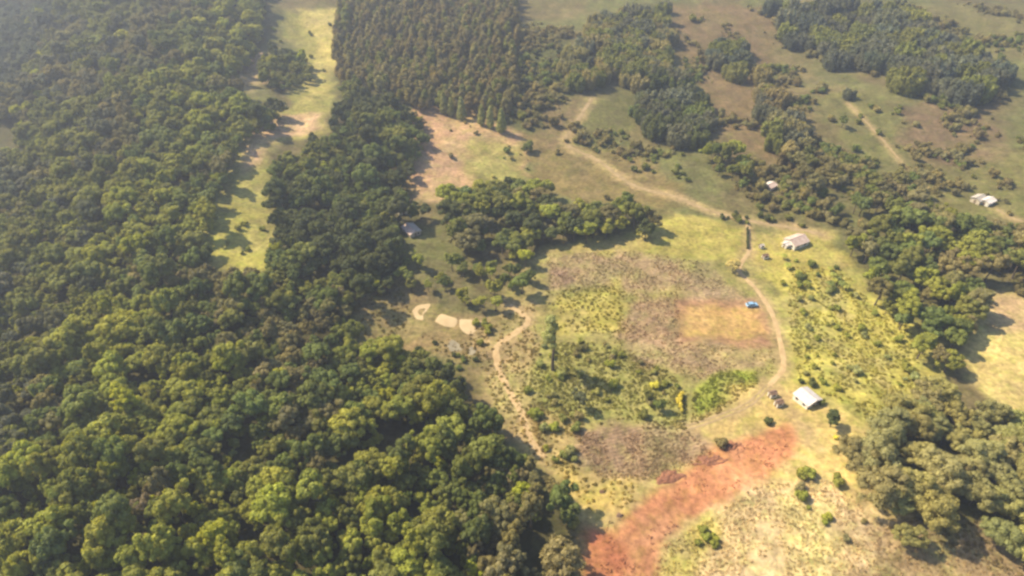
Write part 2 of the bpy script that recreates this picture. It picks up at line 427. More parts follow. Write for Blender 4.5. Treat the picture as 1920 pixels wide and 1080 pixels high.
def ground_z(x, y):
    """height of the finished sheet, bilinear"""
    i = np.clip(np.searchsorted(XS, x) - 1, 0, nx - 2); j = np.clip(np.searchsorted(YS, y) - 1, 0, ny - 2)
    Z = gz.reshape(ny, nx)
    u = (x - XS[i]) / (XS[i + 1] - XS[i]); v = (y - YS[j]) / (YS[j + 1] - YS[j])
    return (Z[j, i] * (1 - u) + Z[j, i + 1] * u) * (1 - v) + (Z[j + 1, i] * (1 - u) + Z[j + 1, i + 1] * u) * v
def ground_colour(x, y):
    i = np.clip(np.searchsorted(XS, x) - 1, 0, nx - 2); j = np.clip(np.searchsorted(YS, y) - 1, 0, ny - 2)
    return cover[j * nx + i]

def tag(o, label=None, cat=None, group=None, kind=None):
    if label: o['label'] = label
    if cat: o['category'] = cat
    if group: o['group'] = group
    if kind: o['kind'] = kind
    return o
def link(name, me, mat=None, parent=None):
    if mat is not None and not me.materials: me.materials.append(mat)
    o = bpy.data.objects.new(name, me); COL.objects.link(o)
    if parent is not None: o.parent = parent
    return o
def empty(name, loc, rz=0.0, s=1.0):
    o = bpy.data.objects.new(name, None); COL.objects.link(o)
    o.location = loc; o.rotation_euler = (0, 0, rz); o.scale = (s, s, s); o.empty_display_size = 0.5
    return o
def gpt(px, py, dz=0.0):
    q = pix([(px, py)], dz)[0]
    return Vector((q[0], q[1], float(ground_z(q[0], q[1]))))

# ------------------------------------------------------------------ dirt tracks, ponds, bare pads
M_DIRT = simple_mat('track_dirt', (0.38, 0.28, 0.155), 0.95, 0.3, 0.35, bump=0.3, col2=(0.25, 0.19, 0.09))
M_SAND = simple_mat('pond_sand', (0.52, 0.41, 0.24), 0.9, 0.2, 0.35, col2=(0.46, 0.34, 0.19))
M_MUD = simple_mat('pond_mud_water', (0.30, 0.26, 0.17), 0.25, 0.2, 0.3)
M_NEARDIRT = simple_mat('pale_track_dirt', (0.50, 0.37, 0.20), 0.95, 0.3, 0.4, bump=0.3, col2=(0.40, 0.28, 0.14))
def side(ln, off):
    tan = np.gradient(ln, axis=0); tan /= np.linalg.norm(tan, axis=1)[:, None] + 1e-9
    return ln + np.stack([-tan[:, 1], tan[:, 0]], 1) * off
def ribbon(name, ln, half, label, mat=None):
    n = len(ln); tan = np.gradient(ln, axis=0); tan /= np.linalg.norm(tan, axis=1)[:, None] + 1e-9
    nor = np.stack([-tan[:, 1], tan[:, 0]], 1); cols = 5; V = []
    for k in range(cols):
        s = (k / (cols - 1) * 2 - 1)
        wob = half * (0.75 + 0.6 * vnoise(np.arange(n) * 0.45, np.full(n, 3.0 + (s > 0) * 40), 5))
        q = ln + nor * (s * wob)[:, None]
        V.append(np.stack([q[:, 0], q[:, 1], ground_z(q[:, 0], q[:, 1]) + 0.07 - 0.05 * abs(s)], 1))
    V = np.stack(V, 1).reshape(-1, 3)
    i = (np.arange(n - 1)[:, None] * cols + np.arange(cols - 1)[None, :]).ravel()
    me = mesh_np(name, V, np.stack([i, i + cols, i + cols + 1, i + 1], 1), True)
    o = link(name, me, mat or M_DIRT); tag(o, label, 'path', kind='structure')
    return o
ribbon('farm_road', TRACK_W['farm_road'][0], 1.25, 'long pale dirt farm road running up past the white house')
ribbon('dirt_lane', TRACK_W['lane'][0], 1.0, 'pale dirt lane curving down beside the bare brown plot', M_NEARDIRT)
ribbon('wheel_track', side(TRACK_W['lower_lane'][0], .8), .4, 'upper wheel track running down below the green bank')
ribbon('wheel_track', side(TRACK_W['lower_lane'][0], -.8), .4, 'lower wheel track running down below the green bank')
ribbon('forest_path', TRACK_W['forest_path'][0], 1.2, 'worn dirt path winding along the edge of the forest', M_NEARDIRT)
ribbon('hill_path', TRACK_W['hill_path'][0], .55, 'thin straight dirt path crossing the green hill pasture')
ribbon('far_path', TRACK_W['far_path'][0], 0.6, 'short pale path leading away from the far farmhouse')

def blob_sheet(name, poly_px, mat, label, lift=0.06, hole=None, sink=0.0):
    w = smooth_line(pix(poly_px + [poly_px[0]]), 6)[:-1]
    c = w.mean(0); n = len(w); rings = 6; V = []
    for r in range(rings + 1):
        f = r / rings
        if hole: f = hole + (1 - hole) * f
        q = c + (w - c) * f
        V.append(np.stack([q[:, 0], q[:, 1], ground_z(q[:, 0], q[:, 1]) + lift - (0.05 if r == rings else 0)], 1))
    V = np.concatenate(V)
    i = np.arange(n); Q = []
    for r in range(rings):
        Q.append(np.stack([r * n + i, r * n + (i + 1) % n, (r + 1) * n + (i + 1) % n, (r + 1) * n + i], 1))
    me = mesh_np(name, V, np.concatenate(Q), True)
    o = link(name, me, mat); tag(o, label, 'pond', kind='structure'); return o
blob_sheet('dry_pond', [(773,583),(783,573),(806,570),(803,580),(794,590),(793,600),(780,597)], M_SAND, 'pale ring of bare sand around a small dry pond', hole=0.42)
blob_sheet('dry_pond', [(815,603),(826,589),(845,594),(857,599),(852,612),(832,611)], M_SAND, 'middle sandy pond bed between its two neighbours')
blob_sheet('dry_pond', [(861,606),(866,598),(908,604),(896,617),(880,627),(864,617)], M_SAND, 'largest pale sandy pond bed below the dark bushes')
blob_sheet('mud_pond', [(838,648),(848,637),(862,646),(866,656),(846,659)], M_MUD, 'small grey muddy pond at the forest edge')
blob_sheet('mud_pond', [(877,657),(884,650),(892,656),(890,664),(880,665)], M_MUD, 'tiny grey puddle beside the small muddy pond')

# ------------------------------------------------------------------ foliage meshes
def leaf_quads(pos, nor, size, rng, elong=1.5):
    n = len(pos)
    nor = nor / (np.linalg.norm(nor, axis=1)[:, None] + 1e-9)
    r = rng.normal(size=(n, 3)); t = np.cross(nor, r); t /= np.linalg.norm(t, axis=1)[:, None] + 1e-9
    b = np.cross(nor, t)
    s = size * rng.uniform(0.65, 1.3, n)[:, None]
    L = t * s * elong * 0.5; W = b * s * 0.5
    V = np.stack([pos - L, pos + W * 0.9 - L * 0.1, pos + L, pos - W * 0.9 - L * 0.1], 1).reshape(-1, 3)
    Q = np.arange(4 * n).reshape(n, 4)
    return V, Q

def ico_dirs(n, rng):
    d = rng.normal(size=(n, 3)); return d / np.linalg.norm(d, axis=1)[:, None]

ICO_V = None
def ico():
    global ICO_V
    if ICO_V is None:
        bm = bmesh.new(); bmesh.ops.create_icosphere(bm, subdivisions=1, radius=1)
        bm.verts.ensure_lookup_table()
        ICO_V = (np.array([v.co[:] for v in bm.verts]), np.array([[v.index for v in f.verts] for f in bm.faces])); bm.free()
    return ICO_V

def build_crown(name, lobes, leaves, leaf, seed, jitter=0.4, up=0.25, mat=None, core=0.78, droop=0.0):
    """lobes: list of (centre, radius, squash)"""
    rng = np.random.default_rng(seed)
    tot = sum(r * r for c, r, s in lobes)
    VV, QQ, LF, base = [], [], [], 0
    cen = np.mean([c for c, r, s in lobes], 0)
    for c, r, s in lobes:
        c = np.array(c); k = max(10, int(leaves * r * r / tot))
        d = ico_dirs(k, rng); out = c - cen; out = out / (np.linalg.norm(out) + 1e-6)
        d = d + out * 0.35 + np.array([0, 0, up]); d /= np.linalg.norm(d, axis=1)[:, None]
        sc = np.array([r, r, r * s])
        pos = c + d * sc * rng.uniform(0.82, 1.08, k)[:, None]
        nor = d / np.array([1, 1, s]) + rng.normal(size=(k, 3)) * jitter
        nor[:, 2] -= droop
        V, Q = leaf_quads(pos, nor, leaf, rng)
        VV.append(V); QQ.append(Q + base); base += len(V)
        tone = np.clip(rng.normal(0.5, 0.18) + rng.uniform(-0.3, 0.3, k), 0, 1)
        LF.append(np.repeat(tone, 4))
    V = np.concatenate(VV); Q = np.concatenate(QQ); LFv = np.concatenate(LF)
    # dense twiggy heart of each clump
    iv, it = ico(); cv, ct, cb = [], [], 0
    if core:
        for c, r, s in lobes:
            w = iv * np.array([r, r, r * s]) * core * rng.uniform(0.8, 1.05, (len(iv), 1)) + np.array(c)
            cv.append(w); ct.append(it + cb); cb += len(iv)
        cv = np.concatenate(cv); ct = np.concatenate(ct)
        me = bpy.data.meshes.new(name)
        allv = np.concatenate([V, cv]); nq, ntv = len(Q), len(ct)
        me.vertices.add(len(allv)); me.vertices.foreach_set('co', allv.astype(np.float32).ravel())
        loops = np.concatenate([Q.ravel(), (ct + len(V)).ravel()]).astype(np.int32)
        me.loops.add(len(loops)); me.loops.foreach_set('vertex_index', loops)
        me.polygons.add(nq + ntv)
        me.polygons.foreach_set('loop_start', np.concatenate([np.arange(nq) * 4, nq * 4 + np.arange(ntv) * 3]).astype(np.int32))
        me.polygons.foreach_set('loop_total', np.concatenate([np.full(nq, 4), np.full(ntv, 3)]).astype(np.int32))
        me.update(calc_edges=True)
        LFv = np.concatenate([LFv, np.full(len(cv), 0.35)])
    else:
        me = mesh_np(name, V, Q)
    a = me.attributes.new('leaf', 'FLOAT', 'POINT'); a.data.foreach_set('value', LFv.astype(np.float32))
    me.materials.append(mat or M_LEAF)
    return me

def tube(bm, pts, radii, seg=6):
    rings = []
    for i, p in enumerate(pts):
        p = Vector(p)
        d = (Vector(pts[min(i + 1, len(pts) - 1)]) - Vector(pts[max(i - 1, 0)])).normalized()
        a = d.orthogonal().normalized(); b = d.cross(a)
        rings.append([bm.verts.new(p + (a * math.cos(2 * math.pi * k / seg) + b * math.sin(2 * math.pi * k / seg)) * radii[i]) for k in range(seg)])
    for i in range(len(rings) - 1):
        for k in range(seg):
            try: bm.faces.new((rings[i][k], rings[i][(k + 1) % seg], rings[i + 1][(k + 1) % seg], rings[i + 1][k]))
            except ValueError: pass
    bm.faces.new(rings[-1]); bm.faces.new(rings[0][::-1])

def build_trunk(name, top, r, targets, mat, seed=0, limb_from=0.55):
    bm = bmesh.new(); rnd = random.Random(seed)
    sway = [(0, 0, -0.6)] + [(rnd.uniform(-.25, .25) * k, rnd.uniform(-.25, .25) * k, top * k / 4) for k in range(1, 5)]
    tube(bm, sway, [r * 1.35, r, r * .85, r * .65, r * .35], 7)
    for tg in targets:
        z = top * rnd.uniform(limb_from, 0.85); k = z / top * 4; i = int(min(3, k)); f = k - i
        a = Vector(sway[i]).lerp(Vector(sway[i + 1]), f); b = Vector(tg); m = a.lerp(b, .5) + Vector((0, 0, .2))
        tube(bm, [a, m, b], [r * .4, r * .28, r * .12], 5)
    me = bpy.data.meshes.new(name); bm.to_mesh(me); bm.free(); me.materials.append(mat)
    return me

KINDS = {}
def broad_kind(seed, R, H, flat=0.75, nl=36, leaves=2700, leaf=0.6, lob=(0.16, 0.34)):
    rnd = random.Random(seed); lobes = []
    ch = R * flat * 1.1; cz = H - ch
    for k in range(nl):
        th = rnd.uniform(0, 2 * math.pi); u = rnd.uniform(-0.25, 1.0); f = rnd.uniform(0.5, 0.98) * (1 + 0.28 * math.sin(2 * th + seed) + 0.12 * math.sin(3 * th + 2 * seed))
        rad = math.sqrt(max(0, 1 - u * u)) * R * f
        lobes.append(((rad * math.cos(th), rad * math.sin(th), cz + u * ch * f * 0.95), R * rnd.uniform(*lob), 0.8))
    lobes.append(((0, 0, cz), R * .5, .8)); lobes.append(((R * .25, -R * .2, cz - ch * .1), R * .42, .8))
    crown = build_crown('crown', lobes, leaves, leaf, seed)
    trunk = build_trunk('trunk', H - ch * 0.6, 0.055 * R + 0.05, [l[0] for l in lobes[:6]], M_BARK, seed)
    return trunk, crown
KINDS['broad'] = [broad_kind(100 + i, *p) for i, p in enumerate([(4.2, 11, .8), (3.6, 10, .95), (4.8, 12, .7), (3.2, 9, 1.0), (4.4, 13, .85), (5.2, 11, .6), (3.9, 11.5, .9), (3.0, 8, .85)])]
KINDS['big'] = [broad_kind(150 + i, R, H, fl, 64, 6500, 0.55, (0.15, 0.27)) for i, (R, H, fl) in enumerate([(7.5, 14, .7), (8.5, 15, .6), (6.5, 13, .8)])]

def euc_kind(seed, R, H):
    rnd = random.Random(seed); lobes = []
    for k in range(17):
        u = (k + rnd.random()) / 17; z = H * (0.42 + 0.56 * u); w = R * (0.55 + 0.6 * math.sin(math.pi * min(1, u * .9 + .12)))
        th = rnd.uniform(0, 6.28); q = w * rnd.uniform(.3, .8) * (1 - .5 * u)
        lobes.append(((q * math.cos(th), q * math.sin(th), z), R * rnd.uniform(.35, .55) * (1.05 - .4 * u), 1.15))
    crown = build_crown('crown', lobes, 1300, 0.6, seed, 0.7, 0.1, core=.7, droop=.0)
    return build_trunk('trunk', H * .95, 0.16, [l[0] for l in lobes[:5]], M_PALEBARK, seed, .4), crown
KINDS['euc'] = [euc_kind(200 + i, R, H) for i, (R, H) in enumerate([(3.1, 11), (3.5, 13), (2.7, 10), (3.3, 12)])]

def plume_kind(seed, R, H, n=22):
    """feathery grove tree: many upright plumes"""
    rnd = random.Random(seed); lobes = []
    for k in range(n):
        th = rnd.uniform(0, 6.28); q = R * math.sqrt(rnd.random()) * .85; hh = H * (1 - .35 * (q / R) ** 2) * rnd.uniform(.75, 1)
        for f, w in ((.35, .30), (.62, .30), (.86, .2)):
            lobes.append(((q * (1 + .25 * f) * math.cos(th), q * (1 + .25 * f) * math.sin(th), hh * f), R * w * rnd.uniform(.8, 1.15), 1.7))
    crown = build_crown('crown', lobes, 3600, 0.75, seed, 0.6, 0.15, core=.75)
    return build_trunk('trunk', H * .7, 0.2, [l[0] for l in lobes[1::9]], M_BARK, seed, .2), crown
KINDS['plume'] = [plume_kind(300 + i, R, H) for i, (R, H) in enumerate([(4.8, 9.5), (5.4, 10.5), (4.2, 9), (6.0, 9.5)])]

def poplar_kind(seed, R, H):
    rnd = random.Random(seed); lobes = []
    for k in range(26):
        u = (k + rnd.random()) / 26; z = H * (.08 + .88 * u); w = R * (1.05 - .75 * u ** 1.6) * min(1, .55 + 3 * u)
        th = k * 2.4; lobes.append(((w * .45 * math.cos(th), w * .45 * math.sin(th), z), w * rnd.uniform(.5, .68), 1.3))
    return build_trunk('trunk', H * .8, .22, [l[0] for l in lobes[8:12]], M_BARK, seed, .3), build_crown('crown', lobes, 2400, .5, seed, .45, .1)
KINDS['poplar'] = [poplar_kind(400, 2.9, 15), poplar_kind(401, 2.6, 14)]

def shrub_kind(seed, R, H, n=9, leaf=.42):
    rnd = random.Random(seed); lobes = []
    for k in range(n):
        th = rnd.uniform(0, 6.28); q = R * rnd.uniform(.1, .7); r = R * rnd.uniform(.3, .48)
        lobes.append(((q * math.cos(th), q * math.sin(th), max(r * .5, H * rnd.uniform(.35, .85))), r, .85))
    crown = build_crown('foliage', lobes, 700, leaf, seed)
    return build_trunk('stem', H * .6, .1, [l[0] for l in lobes[:5]], M_BARK, seed, .15), crown
KINDS['shrub'] = [shrub_kind(500 + i, R, H) for i, (R, H) in enumerate([(1.6, 1.9), (1.9, 2.3), (1.4, 1.5), (2.1, 2.0)])]

def banana_kind(seed, H=3.4, n=10):
    rng = np.random.default_rng(seed); V, Q, LF, b = [], [], [], 0
    for k in range(n):
        th = k * 2.4 + rng.uniform(-.3, .3); L = rng.uniform(1.8, 2.7); seg = 6
        dirv = np.array([math.cos(th), math.sin(th), 0]); side = np.array([-math.sin(th), math.cos(th), 0])
        tone = rng.uniform(.3, .9)
        for i in range(seg + 1):
            f = i / seg; p = dirv * (L * f * .9) + np.array([0, 0, H * .55 + L * (1.0 * f - 1.15 * f * f) + rng.uniform(0, .05)])
            w = .42 * math.sin(math.pi * (.08 + .9 * f)) + .03
            V += [p - side * w + [0, 0, -.12 * w], p + [0, 0, .08], p + side * w + [0, 0, -.12 * w]]; LF += [tone] * 3
        for i in range(seg):
            o = b + i * 3; Q += [(o, o + 1, o + 4, o + 3), (o + 1, o + 2, o + 5, o + 4)]
        b += (seg + 1) * 3
    me = mesh_np('fronds', np.array(V), np.array(Q), True)
    a = me.attributes.new('leaf', 'FLOAT', 'POINT'); a.data.foreach_set('value', np.array(LF, np.float32)); me.materials.append(M_LEAF)
    return build_trunk('stem', H * .6, .16, [], M_BARK, seed), me
KINDS['banana'] = [banana_kind(600), banana_kind(601, 4.0, 12)]

def tall_kind(seed, H=27.0):
    rnd = random.Random(seed); lobes = []
    for k in range(30):
        z = H * rnd.uniform(.52, 1.0); f = (z / H - .52) / .48
        th = rnd.uniform(1.9, 4.6); q = rnd.uniform(.6, 4.6) * (1.0 - .45 * f)
        lobes.append(((q * math.cos(th), q * math.sin(th), z), rnd.uniform(1.2, 2.0), .8))
    return build_trunk('trunk', H * .96, .55, [l[0] for l in lobes[:9]], M_BARK, seed, .6), build_crown('crown', lobes, 1900, .6, seed)
KINDS['tall'] = [tall_kind(700)]
def arc_kind(seed):
    rnd = random.Random(seed); lobes = []
    for k in range(20):
        f = k / 19; y = -4.2 + 8.4 * f; x = 1.3 - 2.2 * math.sin(math.pi * (f * .8 + .1)) + rnd.uniform(-.5, .5)
        lobes.append(((x, y, rnd.uniform(.8, 2.2) * (.6 + .6 * math.sin(math.pi * f))), rnd.uniform(.45, .8), .9))
    return build_trunk('stem', 1.4, .12, [l[0] for l in lobes[2:18:3]], M_BARK, seed, .1), build_crown('blossom', lobes, 900, .4, seed)
KINDS['arc'] = [arc_kind(710)]

PALETTE = {   # leaf colours; some also stand in for shade in the forest
 'olive green':   (0.262, 0.278, 0.070), 'yellow-green': (0.365, 0.385, 0.075), 'dark green': (0.135, 0.158, 0.056),
 'brownish olive':(0.288, 0.262, 0.115), 'bright lime green': (0.41, 0.43, 0.045), 'grey-green': (0.195, 0.205, 0.130),
 'mid green': (0.205, 0.250, 0.070), 'pale cream': (0.72, 0.66, 0.34), 'bright yellow': (0.82, 0.76, 0.12), 'dusty olive': (0.335, 0.300, 0.130),
 'pale green': (0.40, 0.41, 0.16), 'blue-green': (0.155, 0.182, 0.122), 'warm olive': (0.30, 0.255, 0.115), 'grey-brown': (0.26, 0.22, 0.155), 'pale olive': (0.43, 0.405, 0.165),
}
def shade(name, rnd):
    c = PALETTE[name]; f = rnd.uniform(.85, 1.18); g = rnd.uniform(.94, 1.06)
    return [c[0] * f * g, c[1] * f, c[2] * f * rnd.uniform(.85, 1.15)]

PARTN = {'arc': ('stem', 'blossom'), 'shrub': ('stem', 'foliage'), 'banana': ('stem', 'fronds')}
def plant(kind, name, loc, s, rz, tint, label, cat, group=None, idx=None, sz=1.0):
    tr, cr = KINDS[kind][(idx if idx is not None else random.randrange(99)) % len(KINDS[kind])]
    root = empty(name, loc, rz); root.scale = (s, s, s * sz)
    n1, n2 = PARTN.get(kind, ('trunk', 'crown'))
    a = bpy.data.objects.new(n1, tr); COL.objects.link(a); a.parent = root
    b = bpy.data.objects.new(n2, cr); COL.objects.link(b); b.parent = root
    b['tint'] = [float(v) for v in tint]
    tag(root, label, cat, group)
    return root

def scatter(poly, spacing, seed, jit=0.42, inset=0.0, wob=0.0):
    rng = np.random.default_rng(seed)
    lo = poly.min(0); hi = poly.max(0)
    X, Y = np.meshgrid(np.arange(lo[0], hi[0], spacing), np.arange(lo[1], hi[1], spacing * .9))
    X = X + (np.arange(X.shape[0]) % 2)[:, None] * spacing * .5
    x = X.ravel() + rng.uniform(-jit, jit, X.size) * spacing; y = Y.ravel() + rng.uniform(-jit, jit, X.size) * spacing
    k = sdist(poly, x, y) + inset + wob * (fbm(x / 14, y / 14, 190 + seed, 2) - .5) * 2 < 0
    return x[k], y[k]

def to_pix(x, y, z):
    rz = z - CAM_H
    dep = y * cp - rz * sp; upv = y * sp + rz * cp
    return 960 + F_PX * x / dep, 540 - F_PX * upv / dep, dep

# GN scatter for masses nobody could count
def mass_object(name, kinds, x, y, z, s, tints, label, cat, mat_rot=True, sink=0.0):
    n = len(x); me = bpy.data.meshes.new(name)
    me.vertices.add(n); me.vertices.foreach_set('co', np.stack([x, y, z - sink], 1).astype(np.float32).ravel())
    rng = np.random.default_rng(len(x))
    def at(nm, ty, val):
        a = me.attributes.new(nm, ty, 'POINT'); a.data.foreach_set('vector' if ty == 'FLOAT_VECTOR' else 'value' if ty in ('FLOAT', 'INT') else 'color', val.ravel())
    at('pick', 'INT', rng.integers(0, 997, n).astype(np.int32))
    at('turn', 'FLOAT_VECTOR', np.stack([rng.normal(0, .05, n), rng.normal(0, .05, n), rng.uniform(0, 6.28, n)], 1).astype(np.float32))
    at('size', 'FLOAT_VECTOR', np.stack([s, s, s * rng.uniform(.9, 1.35, n)], 1).astype(np.float32))
    a = me.attributes.new('tint', 'FLOAT_COLOR', 'POINT'); a.data.foreach_set('color', np.concatenate([tints, np.ones((n, 1))], 1).astype(np.float32).ravel())
    col = bpy.data.collections.new(name + '_sources')
    for i, (tr, cr) in enumerate(kinds):
        # one joined source per kind: trunk and leaves
        if tr is None:
            o = bpy.data.objects.new(name + '_source', cr)
        else:
            o = bpy.data.objects.new(name + '_source', cr)
        col.objects.link(o)
    ng = bpy.data.node_groups.new(name + '_scatter', 'GeometryNodeTree')
    ng.interface.new_socket('Geometry', in_out='INPUT', socket_type='NodeSocketGeometry')
    ng.interface.new_socket('Geometry', in_out='OUTPUT', socket_type='NodeSocketGeometry')
    N = ng.nodes; L = ng.links
    gi = N.new('NodeGroupInput'); go = N.new('NodeGroupOutput')
    ci = N.new('GeometryNodeCollectionInfo'); ci.inputs['Collection'].default_value = col
    ci.inputs['Separate Children'].default_value = True; ci.inputs['Reset Children'].default_value = True
    ip = N.new('GeometryNodeInstanceOnPoints'); ip.inputs['Pick Instance'].default_value = True
    def na(nm, ty):
        q = N.new('GeometryNodeInputNamedAttribute'); q.data_type = ty; q.inputs['Name'].default_value = nm; return q.outputs['Attribute']
    L.new(gi.outputs[0], ip.inputs['Points']); L.new(ci.outputs[0], ip.inputs['Instance'])
    md = N.new('FunctionNodeIntegerMath'); md.operation = 'MODULO'; md.inputs[1].default_value = len(kinds)
    L.new(na('pick', 'INT'), md.inputs[0]); L.new(md.outputs[0], ip.inputs['Instance Index'])
    er = N.new('FunctionNodeEulerToRotation'); L.new(na('turn', 'FLOAT_VECTOR'), er.inputs[0]); L.new(er.outputs[0], ip.inputs['Rotation'])
    L.new(na('size', 'FLOAT_VECTOR'), ip.inputs['Scale']); L.new(ip.outputs[0], go.inputs[0])
    o = bpy.data.objects.new(name, me); COL.objects.link(o)
    m = o.modifiers.new('scatter', 'NODES'); m.node_group = ng
    tag(o, label, cat, kind='stuff')
    return o

HOUSE_SPOTS = pix([(1511,752),(1491,458),(1474,463),(1443,353),(1833,378),(1850,382),(755,398),(772,436),(1447,743),(1459,760),(1434,484),(1409,574)])
def off_houses(x, y, r=7.0):
    ok = np.ones(np.shape(x), bool)
    for hx, hy in HOUSE_SPOTS:
        ok &= ~((np.abs(x - hx) < r) & (y - hy < r) & (y - hy > -2.0 * r))
    return ok
# ------------------------------------------------------------------ the forest on the ridge
def in_frame(px, py, m=40):
    return (px > -m) & (px < 1920 + m) & (py > -m) & (py < 1080 + m)

fx, fy = scatter(W_FOREST, 4.0, 21, inset=.6, wob=3.0)
sx2, sy2 = scatter(W_STRIP, 5.0, 22); fx = np.concatenate([fx, sx2]); fy = np.concatenate([fy, sy2])
fz = ground_z(fx, fy)
ppx, ppy, dep = to_pix(fx, fy, fz + 6)
keep = in_frame(ppx, ppy, 130) & off_houses(fx, fy, 5.0)
# a few gaps in the canopy
gap = fbm(fx / 14, fy / 14, 301, 2)
keep &= sdist(pix([(-60,240),(48,236),(36,300),(-60,345)]), fx, fy) > 0
keep &= ~((gap < 0.27) & (RNG.random(len(fx)) < .85))
fx, fy, fz, ppx, ppy, dep = [a[keep] for a in (fx, fy, fz, ppx, ppy, dep)]
hue_n = fbm(fx / 38, fy / 38, 302, 3); hue_m = fbm(fx / 90, fy / 90, 303, 2)
crest = fx - (-140 - 0.28 * (fy - 150))
def forest_colour(i, rnd):
    # brown and grey crowns west of the crest, shade painted as darker greens on the slope away from the sun, lime ones scattered
    w = crest[i]; r = rnd.random(); h = hue_n[i] + (rnd.random() - .5) * .28
    if r < .035: return 'bright lime green'
    if w < -120: return 'grey-green' if h < .5 else 'blue-green'  # valley shadow put into the leaf colour as cool dark tints
    if w < -15:
        return 'brownish olive' if h < .42 else 'grey-green' if h < .55 else 'olive green'
    if w > 55 and hue_m[i] < .6 and fy[i] > 165:
        return 'dark green' if h < .46 else 'mid green' if h < .62 else 'olive green'
    return 'brownish olive' if h < .26 else 'mid green' if h < .40 else 'olive green' if h < .52 else 'yellow-green'
def place_word(px, py):
    if py > 900:
        return 'beside the red soil at the bottom' if px > 850 else 'at the bottom centre' if px > 480 else 'at the bottom left'
    if px > 850: return 'along the forest edge by the dirt path'
    if py > 740:
        return 'in the lower middle of the forest' if px > 420 else 'on the lower left slope'
    return 'in the middle of the forest' if px > 420 else 'on the left slope'
# the 300 that show largest: near, inside the frame
score = dep + np.where(in_frame(ppx, ppy, 0), 0, 400)
order = np.argsort(score); near = order[:300]; rest = order[300:]
rnd = random.Random(5)
for i in near:
    cname = forest_colour(i, rnd)
    s = rnd.choice((rnd.uniform(.38, .58), rnd.uniform(.42, .66), rnd.uniform(.45, .72), rnd.uniform(.7, 1.1)))
    big = 'large' if s > .7 else 'small' if s < .5 else 'mid-sized'
    plant('broad', 'forest_tree', (fx[i], fy[i], fz[i] - .1), s, rnd.uniform(0, 6.28), shade(cname, rnd),
          f"{big} {cname} forest tree {place_word(ppx[i], ppy[i])}", 'tree', 'trees of the dense forest', sz=rnd.uniform(1.1, 1.6))
tl = np.array([shade(forest_colour(i, rnd), rnd) for i in rest])
mass_object('forest', KINDS['broad'], fx[rest], fy[rest], fz[rest], np.where(RNG.random(len(rest)) < .2, RNG.uniform(.7, 1.15, len(rest)), RNG.uniform(.4, .7, len(rest))), tl,
            'dense mixed forest canopy covering the ridge beyond the nearer trees', 'forest', sink=.1)

# ------------------------------------------------------------------ eucalyptus plantation
ex, ey = scatter(W_EUC, 5.6, 31, .42); ez = ground_z(ex, ey)
epx, epy, edep = to_pix(ex, ey, ez + 14)
k = in_frame(epx, epy, 60); ex, ey, ez, epx, epy, edep = [a[k] for a in (ex, ey, ez, epx, epy, edep)]
order = np.argsort(edep); near = order[:260]; rest = order[260:]
for i in near:
    cname = rnd.choice(['warm olive', 'dusty olive', 'warm olive', 'olive green'])
    side_w = 'left side' if epx[i] < 740 else 'right side' if epx[i] > 860 else 'middle'
    plant('euc', 'plantation_tree', (ex[i], ey[i], ez[i] - .1), rnd.uniform(.7, 1.1), rnd.uniform(0, 6.28), shade(cname, rnd),
          f"tall slim {cname} tree at the plantation front, {side_w}", 'tree', 'trees of the plantation')
if len(rest):
    tl = np.array([shade(rnd.choice(['warm olive', 'dusty olive', 'warm olive', 'olive green']), rnd) for i in rest])
    mass_object('plantation', KINDS['euc'], ex[rest], ey[rest], ez[rest], RNG.uniform(.7, 1.12, len(rest)), tl,
                'close-planted brownish olive plantation of tall slim trees at the top', 'plantation', sink=.1)

# ------------------------------------------------------------------ woods on the farm
WOOD_SPEC = {  # kind, spacing, size range, colours, share left standing, words
 'valley':   ('plume', 9.5, (1.0, 1.5), ['olive green', 'dusty olive', 'grey-green'], .85, 'in the feathery grove at the top centre'),
 'knoll':    ('plume', 9.0, (1.0, 1.5), ['dark green', 'mid green', 'grey-green', 'mid green'], .95, 'in the dark clump on the knoll'),
 'gully':    ('broad', 7.0, (.7, 1.1), ['mid green', 'olive green', 'yellow-green'], .85, 'in the gully behind the farm road'),
 'clump':    ('plume', 9.5, (1.0, 1.4), ['blue-green', 'grey-green', 'olive green'], .85, 'in the round clump on the brown pasture'),
 'strip':    ('plume', 10.5, (1.0, 1.4), ['grey-green', 'dusty olive', 'olive green', 'warm olive'], .85, 'in the narrow wood on the brown pasture'),
 'hilltop':  ('plume', 11.0, (1.1, 1.75), ['grey-green', 'blue-green', 'grey-green', 'olive green'], .88, 'in the long wood at the top right'),
 'roadside': ('broad', 7.8, (.6, 1.2), ['mid green', 'olive green', 'dusty olive', 'brownish olive'], .85, 'in the wood below the hill path'),
 'creek':    ('broad', 7.4, (.75, 1.4), ['dusty olive', 'yellow-green', 'mid green', 'olive green'], .95, 'in the creek wood beside the meadow'),
 'corner':   ('big', 8.6, (.5, .95), ['pale olive', 'dusty olive', 'pale green', 'pale olive', 'pale olive'], .92, 'in the grove below the white house'),
 'centre':   ('broad', 6.5, (.8, 1.2), ['mid green', 'olive green', 'brownish olive', 'dark green', 'yellow-green'], .95, 'in the wood behind the mown field'),
 'yard':     ('broad', 7.0, (.45, .85), ['olive green', 'mid green', 'yellow-green'], .8, 'in the low thicket above the ponds'),
}
NAMEK = {'plume': 'grove_tree', 'broad': 'woodland_tree', 'big': 'spreading_tree'}
pool = {'plume': [], 'broad': [], 'big': []}
